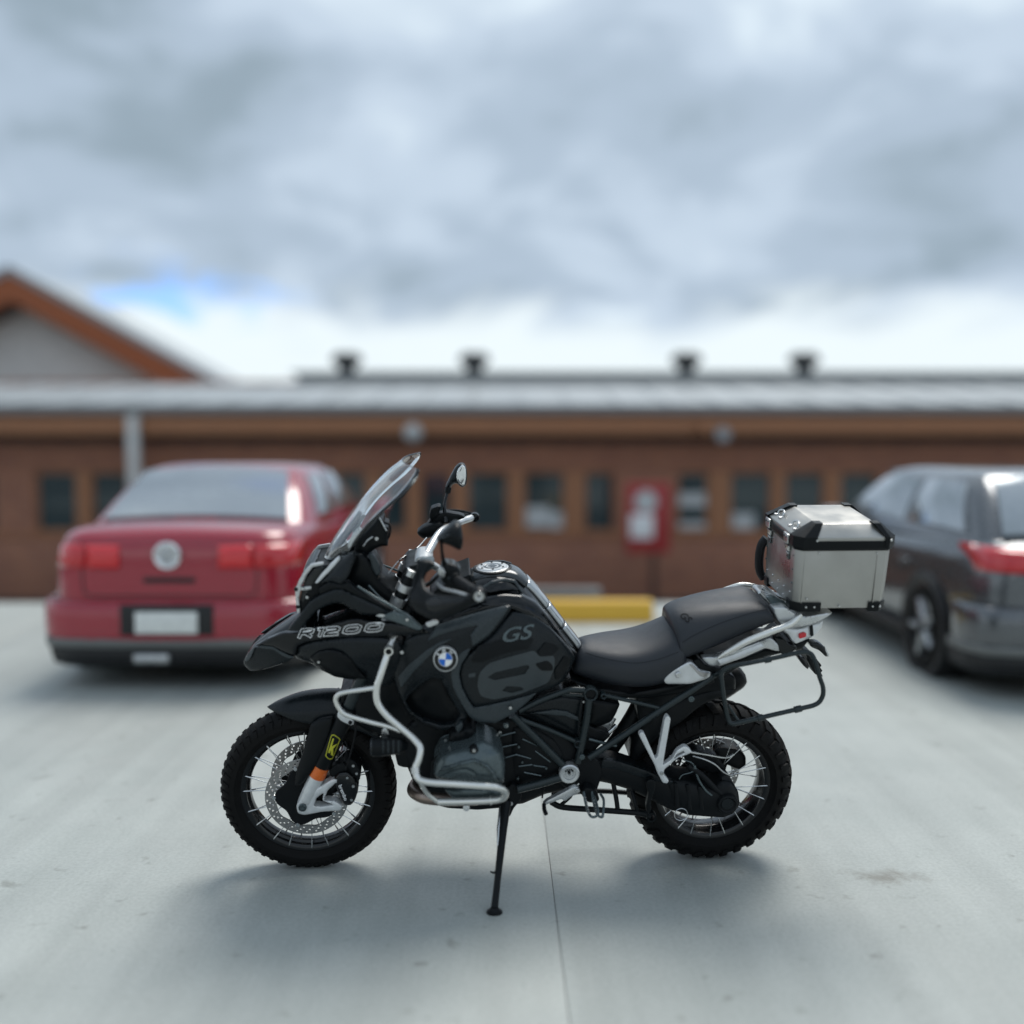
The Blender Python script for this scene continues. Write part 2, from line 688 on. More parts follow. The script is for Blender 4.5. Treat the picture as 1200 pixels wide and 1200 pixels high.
def ribbon(name, parent, path, width, material, surf, off, closed=False):
    """flat stroke of constant width along a pixel path, laid on a surface"""
    p = [np.array(q, float) for q in path]
    n = len(p)
    L, Rr = [], []
    for i in range(n):
        a = p[i - 1] if (i > 0 or closed) else None
        c = p[(i + 1) % n] if (i < n - 1 or closed) else None
        d1 = (p[i] - a) / np.linalg.norm(p[i] - a) if a is not None else None
        d2 = (c - p[i]) / np.linalg.norm(c - p[i]) if c is not None else None
        if d1 is None:
            d1 = d2
            p[i] = p[i] - d2 * width * 0.5
        if d2 is None:
            d2 = d1
            p[i] = p[i] + d1 * width * 0.5
        n1, n2 = np.array([-d1[1], d1[0]]), np.array([-d2[1], d2[0]])
        m = n1 + n2
        m = m / np.linalg.norm(m)
        k = width * 0.5 / max(0.5, float(m @ n1))
        L.append(p[i] + m * k)
        Rr.append(p[i] - m * k)
    q = np.array(L + Rr)
    Y = surf(q) + off
    V = [P(q[i, 0], q[i, 1], Y[i]) for i in range(2 * n)]
    Fc = [(i, (i + 1) % n, n + (i + 1) % n, n + i) for i in range(n if closed else n - 1)]
    return mesh_obj(name, V, Fc, material, parent, 30)


def const(y):
    return lambda q: np.full(len(np.asarray(q, float).reshape(-1, 2)), float(y))


def surf_of(o, fallback=0.1):
    """the near surface of a finished part, as lateral offset over the picture plane"""
    from mathutils.bvhtree import BVHTree
    bpy.context.view_layer.update()
    dg = bpy.context.evaluated_depsgraph_get()
    ev = o.evaluated_get(dg)
    me = ev.to_mesh()
    tree = BVHTree.FromPolygons([v.co.copy() for v in me.vertices], [tuple(p.vertices) for p in me.polygons])
    ev.to_mesh_clear()

    def f(q):
        out = []
        for x, y in np.asarray(q, float).reshape(-1, 2):
            a, b = P(x, y, 1.2), P(x, y, -0.6)
            hit = tree.ray_cast(a, (b - a).normalized(), 4.0)[0]
            out.append(hit.y if hit is not None else fallback)
        return np.array(out)
    return f


def lathe_geo(profile, center, segs=32, axis='Y', closed=False, a0=0.0, a1=2 * math.pi):
    """profile [(r, along)] turned about the lateral axis through center"""
    V, Fc = [], []
    full = abs(a1 - a0 - 2 * math.pi) < 1e-6
    ns = segs if full else segs + 1
    np_ = len(profile)
    for i in range(ns):
        an = a0 + (a1 - a0) * i / segs
        c, s = math.cos(an), math.sin(an)
        for r, h in profile:
            if axis == 'Y':
                V.append(Vector((center[0] + r * c, center[1] + h, center[2] + r * s)))
            elif axis == 'X':
                V.append(Vector((center[0] + h, center[1] + r * c, center[2] + r * s)))
            else:
                V.append(Vector((center[0] + r * c, center[1] + r * s, center[2] + h)))
    for i in range(segs):
        j = (i + 1) % ns
        for k in range(np_ if closed else np_ - 1):
            k2 = (k + 1) % np_
            Fc.append((i * np_ + k, i * np_ + k2, j * np_ + k2, j * np_ + k))
    return V, Fc


def lathe(name, parent, profile, center, material, segs=32, axis='Y', closed=False):
    V, Fc = lathe_geo(profile, center, segs, axis, closed)
    return mesh_obj(name, V, Fc, material, parent, 35)


def plathe(name, parent, px, py, y, profile, material, segs=28, axis='Y', closed=False):
    return lathe(name, parent, profile, P(px, py, y), material, segs, axis, closed)


def bolt(parent, px, py, y, r=0.006, material='steel', name='bolt', h=0.005):
    return plathe(name, parent, px, py, y, [(0.0, h), (r * 0.45, h), (r * 0.45, h - 0.002), (r * 0.55, h - 0.002), (r * 0.6, h),
                                            (r * 0.9, h), (r, h - 0.001), (r, -0.004), (0, -0.004)], material, 14)


def loft(name, parent, sections, material, sub=2, cap=True, mirror=True, local=False, angle=60):
    """sections: list of rows of (px,py,y) from centre line to near edge; mirrored to the far side"""
    rows = []
    for s in sections:
        near = [Vector(p) if local else P(*p) for p in s]
        if mirror:
            near[0].y = 0.0 if abs(near[0].y) < 1e-4 else near[0].y
            far = [Vector((p.x, -p.y, p.z)) for p in reversed(near[1:])] if abs(near[0].y) < 1e-6 else \
                  [Vector((p.x, -p.y, p.z)) for p in reversed(near)]
            near = far + near
        rows.append(near)
    n = len(rows[0])
    V = [v for r in rows for v in r]
    Fc = []
    for i in range(len(rows) - 1):
        for k in range(n - 1):
            Fc.append((i * n + k, i * n + k + 1, (i + 1) * n + k + 1, (i + 1) * n + k))
    if cap:
        Fc.append(tuple(range(n)))
        Fc.append(tuple((len(rows) - 1) * n + k for k in range(n)))
        Fc += [(i * n, (i + 1) * n, (i + 1) * n + n - 1, i * n + n - 1) for i in range(len(rows) - 1)]
    o = mesh_obj(name, V, Fc, material, parent, angle)
    if sub:
        m = o.modifiers.new('s', 'SUBSURF')
        m.levels = m.render_levels = sub
        o.data.shade_smooth()
    return o


def box_geo(c, s, bev=0.0):
    bm = bmesh.new()
    bmesh.ops.create_cube(bm, size=1.0)
    for v in bm.verts:
        v.co = Vector((c[0] + v.co.x * s[0], c[1] + v.co.y * s[1], c[2] + v.co.z * s[2]))
    if bev > 0:
        bmesh.ops.bevel(bm, geom=bm.edges[:], offset=bev, segments=2, affect='EDGES', profile=0.5)
    return bm


def box(name, parent, c, s, material, bev=0.003):
    return bm_obj(name, box_geo(c, s, min(bev, min(s) * 0.45)), material, parent)


def hull_box(name, parent, corners, material, bev=0.003):
    """solid from its 8 corners: 4 below, 4 above, same order"""
    bm = bmesh.new()
    v = [bm.verts.new(c) for c in corners]
    for f in ((0, 1, 2, 3), (4, 5, 6, 7), (0, 1, 5, 4), (1, 2, 6, 5), (2, 3, 7, 6), (3, 0, 4, 7)):
        bm.faces.new([v[i] for i in f])
    if bev:
        bmesh.ops.bevel(bm, geom=bm.edges[:], offset=bev, segments=2, affect='EDGES', profile=0.5)
    return bm_obj(name, bm, material, parent)

# ================================================================== the setting


def concrete_mat(name, c1, c2, spot=False):
    m = bpy.data.materials.new(name)
    m.use_nodes = True
    n, l = m.node_tree.nodes, m.node_tree.links
    b = n['Principled BSDF']
    t = n.new('ShaderNodeNewGeometry')

    def nz(scale, detail, rough=0.55, sc=(1, 1, 1), dist=0.0):
        mp = n.new('ShaderNodeMapping')
        mp.inputs['Scale'].default_value = sc
        l.new(t.outputs['Position'], mp.inputs[0])
        x = n.new('ShaderNodeTexNoise')
        x.inputs['Scale'].default_value = scale
        x.inputs['Detail'].default_value = detail
        x.inputs['Roughness'].default_value = rough
        x.inputs['Distortion'].default_value = dist
        l.new(mp.outputs[0], x.inputs['Vector'])
        return x.outputs[0]

    def ramp(f, a, b_, ca, cb):
        r = n.new('ShaderNodeValToRGB')
        r.color_ramp.elements[0].position, r.color_ramp.elements[1].position = a, b_
        r.color_ramp.elements[0].color, r.color_ramp.elements[1].color = (*ca, 1), (*cb, 1)
        l.new(f, r.inputs[0])
        return r.outputs[0]

    def mul(a, b_, f=1.0):
        x = n.new('ShaderNodeMixRGB')
        x.blend_type = 'MULTIPLY'
        x.inputs[0].default_value = f
        l.new(a, x.inputs[1])
        l.new(b_, x.inputs[2])
        return x.outputs[0]
    base = ramp(nz(0.55, 6, 0.6, dist=0.4), 0.35, 0.66, c1, c2)
    base = mul(base, ramp(nz(2.6, 5, 0.6), 0.30, 0.62, (0.91, 0.92, 0.92), (1, 1, 1)))
    base = mul(base, ramp(nz(1.1, 4, 0.5, (6, 0.25, 1)), 0.36, 0.60, (0.90, 0.90, 0.90), (1, 1, 1)))
    base = mul(base, ramp(nz(70, 4, 0.7), 0.34, 0.60, (0.84, 0.84, 0.84), (1, 1, 1)))
    base = mul(base, ramp(nz(9, 3, 0.5), 0.27, 0.35, (0.66, 0.65, 0.63), (1, 1, 1)), 0.8)
    if spot:      # a brown smudge of dirt on the deck at the right
        sp_ = ground_at(1034, 1027)
        vm = n.new('ShaderNodeVectorMath')
        vm.operation = 'SUBTRACT'
        vm.inputs[1].default_value = (sp_[0], sp_[1], 0)
        l.new(t.outputs['Position'], vm.inputs[0])
        vs = n.new('ShaderNodeVectorMath')
        vs.operation = 'MULTIPLY'
        vs.inputs[1].default_value = (1.0, 2.2, 0)
        l.new(vm.outputs[0], vs.inputs[0])
        ln = n.new('ShaderNodeVectorMath')
        ln.operation = 'LENGTH'
        l.new(vs.outputs[0], ln.inputs[0])
        ad = n.new('ShaderNodeMath')
        ad.operation = 'MULTIPLY_ADD'
        ad.inputs[1].default_value = 0.55
        l.new(nz(9, 6, 0.7, dist=0.6), ad.inputs[0])
        l.new(ln.outputs['Value'], ad.inputs[2])
        base = mul(base, ramp(ad.outputs[0], 0.22, 0.46, (0.46, 0.41, 0.36), (1, 1, 1)))
    l.new(base, b.inputs['Base Color'])
    rr = n.new('ShaderNodeMapRange')
    rr.inputs[3].default_value, rr.inputs[4].default_value = 0.42, 0.70
    l.new(nz(3.5, 5), rr.inputs[0])
    l.new(rr.outputs[0], b.inputs['Roughness'])
    bp = n.new('ShaderNodeBump')
    bp.inputs['Strength'].default_value = 0.25
    bp.inputs['Distance'].default_value = 0.003
    l.new(nz(160, 4, 0.7), bp.inputs['Height'])
    l.new(bp.outputs[0], b.inputs['Normal'])
    MATS[name] = m


concrete_mat('concrete', (0.415, 0.437, 0.412), (0.470, 0.494, 0.464), spot=True)
concrete_mat('asphalt', (0.075, 0.075, 0.073), (0.11, 0.11, 0.105))
concrete_mat('kerb_concrete', (0.13, 0.135, 0.135), (0.19, 0.195, 0.195))
mat('joint_filler', (0.20, 0.20, 0.195), 0.8)
mat('stain_brown', (0.20, 0.17, 0.14), 0.7, scale=20)
mat('yellow_paint', (0.68, 0.38, 0.03), 0.5, scale=12, col2=(0.76, 0.46, 0.05))
mat('roof_metal', (0.38, 0.40, 0.405), 0.42, metal=0.2, scale=3)
mat('gutter_grey', (0.22, 0.23, 0.235), 0.45)
mat('timber', (0.37, 0.170, 0.085), 0.6, scale=8)
mat('timber_dark', (0.075, 0.040, 0.030), 0.6, scale=8)
mat('window_glass', (0.030, 0.050, 0.055), 0.07, coat=0.6, rvar=0.02)
mat('vent_dark', (0.035, 0.038, 0.040), 0.5, metal=0.3)
mat('white_wall', (0.62, 0.62, 0.60), 0.7, scale=5)
mat('barge_orange', (0.34, 0.10, 0.035), 0.55, scale=6)
mat('sign_red', (0.36, 0.035, 0.035), 0.45)
mat('lamp_grey', (0.34, 0.35, 0.36), 0.4)
mat('paper_white', (0.55, 0.57, 0.57), 0.6)


def brick_mat():
    m = bpy.data.materials.new('brick_wall')
    m.use_nodes = True
    n, l = m.node_tree.nodes, m.node_tree.links
    b = n['Principled BSDF']
    t = n.new('ShaderNodeTexCoord')
    mp = n.new('ShaderNodeMapping')
    mp.inputs['Rotation'].default_value = (R(90), 0, 0)
    l.new(t.outputs['Object'], mp.inputs[0])
    br = n.new('ShaderNodeTexBrick')
    br.inputs['Scale'].default_value = 1.0
    br.inputs['Brick Width'].default_value = 0.23
    br.inputs['Row Height'].default_value = 0.086
    br.inputs['Mortar Size'].default_value = 0.006
    br.inputs['Color1'].default_value = (0.40, 0.165, 0.092, 1)
    br.inputs['Color2'].default_value = (0.29, 0.115, 0.072, 1)
    br.inputs['Mortar'].default_value = (0.30, 0.22, 0.17, 1)
    l.new(mp.outputs[0], br.inputs[0])
    l.new(br.outputs[0], b.inputs['Base Color'])
    b.inputs['Roughness'].default_value = 0.8
    bp = n.new('ShaderNodeBump')
    bp.inputs['Strength'].default_value = 0.5
    bp.inputs['Distance'].default_value = 0.01
    bp.invert = True
    l.new(br.outputs['Fac'], bp.inputs['Height'])
    l.new(bp.outputs[0], b.inputs['Normal'])
    MATS['brick_wall'] = m


brick_mat()

LOW = -1.10            # level of the ground by the building, below the parking deck
EDGE = 10.45           # far edge of the parking deck
gv, gf = [], []
ys_ = [-90, -2, 4, EDGE, EDGE + 0.02, 14.2, 17, 60, 400, 1200]
zs_ = [-0.02, -0.02, -0.02, -0.02, -0.06, LOW, LOW, LOW, LOW, LOW]
xs_ = [-900, -60, -12, 0, 12, 60, 900]
for y_, z_ in zip(ys_, zs_):
    for x_ in xs_:
        gv.append((x_, y_, z_))
nx_ = len(xs_)
for i in range(len(ys_) - 1):
    for k in range(nx_ - 1):
        gf.append((i * nx_ + k, i * nx_ + k + 1, (i + 1) * nx_ + k + 1, (i + 1) * nx_ + k))
ground = structure(mesh_obj('ground', gv, gf, 'asphalt', None, 30))

# concrete parking deck cast in bays, with open joints between them
ja, jb = ground_at(648, 1040), ground_at(667, 1195)
slope_ = (ja[0] - jb[0]) / (ja[1] - jb[1])
j0 = ja[0] - slope_ * ja[1]
deck = structure(empty('parking_deck', loc=(0, 0, 0)))
for i in range(-3, 4):
    for (y0, y1) in ((-9.0, -3.6), (-3.594, EDGE)):
        e0 = (j0 + 4.2 * i + 0.0014)
        e1 = (j0 + 4.2 * (i + 1) - 0.0014)
        c = [Vector((e0 + slope_ * y0, y0, -0.018)), Vector((e1 + slope_ * y0, y0, -0.018)), Vector((e1 + slope_ * y1, y1, -0.018)), Vector((e0 + slope_ * y1, y1, -0.018))]
        hull_box('slab', deck, c + [Vector((v.x, v.y, 0.0)) for v in c], 'concrete', 0.002)
    V = []
    for zz in (-0.017, -0.003):
        for (ex, yy) in ((-.0013, -3.59), (.0013, -3.59), (.0013, EDGE - .01), (-.0013, EDGE - .01)):
            V.append(Vector((j0 + 4.2 * i + ex + slope_ * yy, yy, zz)))
    hull_box('joint_filler', deck, V, 'joint_filler', 0)

# ---- wheel stops
def wheel_stop(x0, x1, y, h, d, m, label, z=0.0):
    V, Fc = [], []
    for x in (x0, x1):
        for (yy, zz) in ((-d / 2, 0), (-d / 2, h * .35), (-d * .32, h * .92), (-d * .24, h), (d * .24, h), (d * .32, h * .92), (d / 2, h * .35), (d / 2, 0)):
            V.append((x - (x0 + x1) / 2, yy, zz))
    for k in range(8):
        Fc.append((k, (k + 1) % 8, 8 + (k + 1) % 8, 8 + k))
    Fc += [tuple(range(8)), tuple(range(8, 16))]
    o = mesh_obj('wheel_stop', V, Fc, m, None, 25)
    b_ = o.modifiers.new('b', 'BEVEL')
    b_.width = 0.012
    b_.segments = 2
    o.location = ((x0 + x1) / 2, y, z)
    tag(o, label, 'wheel stop')
    return o


wheel_stop(-0.55, 1.27, 9.40, 0.19, 0.26, 'yellow_paint', 'yellow painted concrete wheel stop on the deck behind the seat')
wheel_stop(-0.95, 0.86, 10.05, 0.21, 0.24, 'kerb_concrete', 'bare grey concrete wheel stop just behind the yellow one')
wheel_stop(-3.3, -1.5, 10.05, 0.17, 0.24, 'kerb_concrete', 'bare grey concrete wheel stop beyond the red car')

# ---- long brick building on the lower ground
WY = 18.0


def wx(px, d=WY):
    return (px - 600) / F_PX * d


def wz(py, d=WY):
    return at(600, py, d).z


bld = empty('brick_building', loc=(0, WY, LOW))
tag(bld, 'long low brown brick building with grey metal roof and dark windows', 'building')


def bbox(name, x0, x1, y0, y1, z0, z1, m, parent=None, bev=0.006):
    return box(name, parent or bld, ((x0 + x1) / 2, (y0 + y1) / 2 - WY, (z0 + z1) / 2 - LOW), (x1 - x0, y1 - y0, z1 - z0), m, bev)


BX0, BX1 = wx(-420), wx(1750)
z_head, z_sill, z_shade, z_fas, z_gut = wz(551), wz(623), wz(520), wz(507, 17.45), wz(486, 17.45)
wins = [(-330, -270), (-250, -190), (-120, -70), (-55, -5), (40, 90), (105, 150), (258, 305), (322, 372), (388, 430), (444, 478), (491, 531), (546, 597), (613, 663), (684, 722),
        (793, 832), (855, 906), (919, 968), (984, 1030), (1085, 1130), (1146, 1196), (1212, 1262), (1330, 1380), (1396, 1446)]
# wall: base, head and the piers between windows
bbox('wall', BX0, BX1, WY, WY + .25, LOW, z_sill - .03, 'brick_wall')
bbox('wall', BX0, BX1, WY, WY + .25, z_head, wz(470), 'brick_wall')
prev = BX0
for (a_, b_) in wins:
    x0, x1 = wx(a_), wx(b_)
    bbox('wall', prev, x0, WY, WY + .25, z_sill - .03, z_head, 'brick_wall' if x0 - prev > .5 else 'timber', bev=0.0)
    prev = x1
bbox('wall', prev, BX1, WY, WY + .25, z_sill - .03, z_head, 'brick_wall', bev=0.0)
bbox('sill_board', BX0, BX1, WY - .05, WY + .04, z_sill - .09, z_sill - .03, 'timber')
bbox('room_back', BX0, BX1, WY + 3.2, WY + 3.3, LOW, z_shade, 'timber_dark')
for k, (a_, b_) in enumerate(wins):
    x0, x1 = wx(a_), wx(b_)
    w_ = empty('window', bld)
    for (fx0, fx1, fz0, fz1) in ((x0, x0 + .05, z_sill - .03, z_head), (x1 - .05, x1, z_sill - .03, z_head), (x0 + .05, x1 - .05, z_sill - .03, z_sill + .03), (x0 + .05, x1 - .05, z_head - .06, z_head)):
        bbox('frame', fx0, fx1, WY + .05, WY + .12, fz0, fz1, 'timber', w_, 0.004)
    bbox('pane', x0 + .05, x1 - .05, WY + .08, WY + .09, z_sill + .03, z_head - .06, 'window_glass', w_, 0)
for (a_, b_, t_, bt) in ((616, 645, 594, 618), (646, 660, 600, 620), (796, 830, 578, 594), (797, 829, 612, 620), (860, 886, 602, 620), (930, 950, 600, 616), (264, 300, 538 + 20, 585)):
    bbox('window_notice', wx(a_), wx(b_), WY + .070, WY + .077, wz(bt), wz(t_), 'paper_white', None, 0)
# eaves: fascia, gutter, roof
bbox('soffit', BX0 - .4, BX1 + .4, 17.5, WY + .3, z_fas - .02, z_fas + .02, 'timber_dark')
bbox('eave_shade_band', BX0, BX1, WY - .10, WY + .02, z_shade, z_fas - .03, 'timber_dark')  # dark brown band standing in for the shadow under the eaves
bbox('fascia', BX0 - .4, BX1 + .4, 17.45, 17.5, z_fas - .03, z_gut, 'timber')
zg1 = wz(474, 17.35)
gpr = []
for x in (BX0 - .45, BX1 + .45):
    for (yy, zz) in ((17.45, z_gut + .005), (17.36, z_gut + .005), (17.32, z_gut + .04), (17.31, zg1), (17.33, zg1), (17.34, z_gut + .05), (17.45, z_gut + .03)):
        gpr.append((x, yy - WY, zz - LOW))
mesh_obj('gutter', gpr, [(k, (k + 1) % 7, 7 + (k + 1) % 7, 7 + k) for k in range(7)], 'gutter_grey', bld, 30)
RY1, rz0 = 21.6, zg1 - .02
rz1 = wz(452, RY1)
# standing-seam sheets
nsh = 40
for k in range(nsh):
    x0 = BX0 - .45 + (BX1 - BX0 + .9) * k / nsh
    x1 = BX0 - .45 + (BX1 - BX0 + .9) * (k + 1) / nsh
    V = [(x0 + .004, 17.36 - WY, rz0 - LOW), (x1 - .004, 17.36 - WY, rz0 - LOW), (x1 - .004, RY1 - WY, rz1 - LOW), (x0 + .004, RY1 - WY, rz1 - LOW)]
    V += [(a, b, c + .02) for a, b, c in V]
    V += [(x1 - .03, 17.36 - WY, rz0 + .02 - LOW), (x1 - .004, 17.36 - WY, rz0 + .02 - LOW), (x1 - .004, RY1 - WY, rz1 + .02 - LOW), (x1 - .03, RY1 - WY, rz1 + .02 - LOW)]
    V += [(a, b, c + .035) for a, b, c in V[8:12]]
    cube = lambda o: [(o, o + 1, o + 2, o + 3), (o + 4, o + 5, o + 6, o + 7), (o, o + 1, o + 5, o + 4), (o + 1, o + 2, o + 6, o + 5), (o + 2, o + 3, o + 7, o + 6), (o + 3, o, o + 4, o + 7)]
    mesh_obj('roof_sheet', V, cube(0) + cube(8), 'roof_metal', bld, 30)
# raised ridge section behind
RX0 = wx(349, 22.0)
hz0, hz1 = rz1 - .4, wz(436, 22.0)
bbox('ridge_wall', RX0, BX1, 22.0, 22.2, hz0, hz1 - .05, 'roof_metal')
bbox('ridge_cap', RX0 - .08, BX1 + .2, 21.85, 24.5, hz1 - .05, hz1, 'gutter_grey')
bbox('rear_wall', BX0, BX1, 24.2, 24.4, LOW, hz1 - .06, 'brick_wall')
bbox('end_wall', BX0, BX0 + .25, WY + .26, 24.19, LOW, rz0 - .1, 'brick_wall')
bbox('end_wall', BX1 - .25, BX1, WY + .26, 24.19, LOW, rz0 - .1, 'brick_wall')
bbox('downpipe', wx(150, 17.3), wx(162, 17.3), 17.28, 17.44, LOW, z_gut, 'white_wall', None, .02)
bbox('downpipe', wx(1560, 17.3), wx(1572, 17.3), 17.28, 17.44, LOW, z_gut, 'white_wall', None, .02)

# turbine vents on the ridge
for px, lab in ((408, 'leftmost dark turbine vent on the ridge of the grey roof'), (556, 'dark turbine vent on the roof ridge above the motorcycle mirror'),
                (803, 'dark turbine vent on the roof ridge above the red notice board'), (940, 'dark turbine vent on the roof ridge above the top case')):
    vt = empty('roof_vent', loc=(wx(px, 22.6), 22.6, hz1))
    tag(vt, lab, 'roof vent', 'turbine vents along the roof ridge')
    mesh_obj('throat', *lathe_geo([(0, 0), (.19, 0), (.19, .16), (.16, .18), (0, .18)], (0, 0, 0), 20, 'Z'), 'vent_dark', vt, 30)
    mesh_obj('cap', *lathe_geo([(.12, .44), (.25, .42), (.29, .32), (.25, .20), (.12, .18)], (0, 0, 0), 20, 'Z', True), 'vent_dark', vt, 30)
    for k in range(12):
        an = 2 * math.pi * k / 12
        pts = [Vector((.19 * math.cos(an), .19 * math.sin(an), .18)), Vector((.32 * math.cos(an + .3), .32 * math.sin(an + .3), .31)), Vector((.20 * math.cos(an + .6), .20 * math.sin(an + .6), .44))]
        V, Fc = tube_geo(catmull(pts, 3), .03, 5, flat=.3)
        mesh_obj('blade', V, Fc, 'vent_dark', vt, 40)

# lamps under the eaves
lp = empty('wall_lamp', loc=(wx(485, 17.5), 17.46, wz(507, 17.4)))
tag(lp, 'round grey bulkhead lamp on the fascia left of the motorcycle mirror', 'lamp')
mesh_obj('lamp_body', *lathe_geo([(0, 0), (.10, 0), (.10, .05), (0, .05)], (0, -.06, 0), 20, 'Y'), 'gutter_grey', lp, 30)
mesh_obj('lamp_globe', *lathe_geo([(0, -.14), (.06, -.13), (.12, -.09), (.15, -.03), (.15, .0), (0, 0)], (0, -.061, 0), 24, 'Y'), 'paper_white', lp, 40)
lp = empty('wall_lamp', loc=(wx(840, 17.5), 17.45, wz(503, 17.4)))
tag(lp, 'twin grey floodlight on the fascia right of the red notice board', 'lamp')
for k, (dx, dz) in enumerate(((-.20, .02), (.06, -.09))):
    mesh_obj('lamp_head', *lathe_geo([(0, -.16), (.10, -.16), (.125, -.13), (.11, -.05), (.05, .0), (0, .0)], (dx, -.02, dz), 20, 'Y'), 'lamp_grey' if k else 'timber', lp, 35)
box('lamp_bracket', lp, (-.05, -.005, .0), (.34, .03, .06), 'gutter_grey', .008)

# red notice board on a post
sgx0, sgx1, SY = wx(734, 16.3), wx(786, 16.3), 16.3
sz0, sz1 = wz(648, SY), wz(566, SY)
sg = empty('notice_board', loc=((sgx0 + sgx1) / 2, SY, LOW))
tag(sg, 'red notice board with white shapes on a dark post before the building', 'sign')
w_, h_ = sgx1 - sgx0, sz1 - sz0
zc_ = (sz0 + sz1) / 2 - LOW
box('board', sg, (0, 0, zc_), (w_, .04, h_), 'sign_red', .01)
mesh_obj('white_disc', *lathe_geo([(0, -.004), (.175, -.004), (.175, .004), (0, .004)], (-.04, -.026, zc_ + .26), 28, 'Y'), 'paper_white', sg, 30)
box('white_field', sg, (-.10, -.026, zc_ - .13), (.36, .008, .38), 'white_print', .003)
box('post', sg, (.10, .055, (sz0 - LOW + .5) / 2), (.10, .06, sz0 - LOW + .5), 'timber_dark', .01)

# ---- gabled house at the far left
HY_ = 27.0
hs = empty('gabled_house', loc=(wx(20, HY_), HY_, LOW))
tag(hs, 'white gabled house with orange barge boards rising behind the roof at left', 'house')
apz, epx, epz = wz(316, HY_) - LOW, wx(292, HY_) - wx(20, HY_), wz(468, HY_) - LOW
slope_h = (apz - epz) / epx
wl_ = epx - .9
V = []
for yy in (0.9, 4.2):
    V += [(-wl_, yy, 0), (wl_, yy, 0), (wl_, yy, apz - slope_h * wl_ - .5), (0, yy, apz - .5), (-wl_, yy, apz - slope_h * wl_ - .5)]
mesh_obj('wall', V, [(0, 1, 2, 3, 4), (5, 6, 7, 8, 9), (0, 1, 6, 5), (1, 2, 7, 6), (4, 0, 5, 9)], 'white_wall', hs, 30)
for s_ in (1, -1):
    def slab(name, z_up, z_dn, y0, y1, m, ex=0.0):
        V = []
        for yy in (y0, y1):
            V += [(0, yy, apz + z_up), (s_ * (epx + ex), yy, epz + z_up - slope_h * ex), (s_ * (epx + ex), yy, epz + z_dn - slope_h * ex), (0, yy, apz + z_dn)]
        mesh_obj(name, V, [(0, 1, 2, 3), (4, 5, 6, 7), (0, 1, 5, 4), (1, 2, 6, 5), (2, 3, 7, 6), (3, 0, 4, 7)], m, hs, 30)
    slab('barge_board', -.10, -.78, -.06, .0, 'barge_orange')
    slab('roof', .0, -.09, -.12, 4.6, 'roof_metal', .15)
    slab('verge_strip', .09, .004, -.16, .10, 'gutter_grey', .16)
    slab('soffit', -.78, -.82, .01, .9, 'timber_dark')


# ================================================================== the motorcycle
bike = empty('motorcycle', matrix=BIKE_M)
tag(bike, 'black adventure motorcycle with silver crash bars leaning on its side stand', 'motorcycle')

RF, RR = 0.327, 0.3213


# ---- wheels -------------------------------------------------------
def tyre_geo(Rt, hw, rb, pitch, depth, rows):
    """carcass of revolution plus tread blocks, centred on the axle"""
    prof = []
    for i in range(19):
        k = -1 + 2 * i / 18
        y = hw * math.sin(k * math.pi / 2)
        r = (Rt - depth) - (1 - math.cos(k * math.pi / 2)) * (hw * 0.62)
        prof.append((r, y))
    prof = [(rb, -hw * 0.74), (rb + 0.012, -hw * 0.86), (rb + (prof[0][0] - rb) * 0.55, -hw * 1.0)] + prof + \
           [(rb + (prof[0][0] - rb) * 0.55, hw * 1.0), (rb + 0.012, hw * 0.86), (rb, hw * 0.74)]
    V, Fc = lathe_geo(prof, (0, 0, 0), 84, 'Y', True)

    def surf(ang, k, up):
        y = hw * math.sin(k * math.pi / 2)
        r0 = (Rt - depth) - (1 - math.cos(k * math.pi / 2)) * (hw * 0.62)
        # outward normal in the section plane
        ny, nr = math.sin(k * math.pi / 2) * 0.75, math.cos(k * math.pi / 2)
        L = math.hypot(ny, nr)
        r, y = r0 + up * nr / L, y + up * ny / L
        return Vector((r * math.cos(ang), y, r * math.sin(ang)))
    st = 2 * math.pi / pitch
    for i in range(pitch):
        for (k0, k1, a0, a1, sk) in rows:
            b = len(V)
            q = []
            for (k, s0, s1) in ((k0, 0, 0), ((k0 + k1) / 2, 0.5, 0.5), (k1, 1, 1)):
                for a in (a0, a1):
                    q.append((i * st + (a + sk * s0) * st, k))
            for up, inset in ((-0.004, 0.0), (depth, 0.06)):
                for j, (a, k) in enumerate(q):
                    sg = 1 if j % 2 == 0 else -1
                    V.append(surf(a + sg * inset * st, k + (inset * 0.15 if j < 2 else -inset * 0.15 if j > 3 else 0), up))
            Fc += [(b + 6, b + 7, b + 9, b + 8), (b + 8, b + 9, b + 11, b + 10)]
            for (m, n2) in ((0, 1), (1, 3), (3, 5), (5, 4), (4, 2), (2, 0)):
                Fc.append((b + m, b + n2, b + n2 + 6, b + m + 6))
    return V, Fc


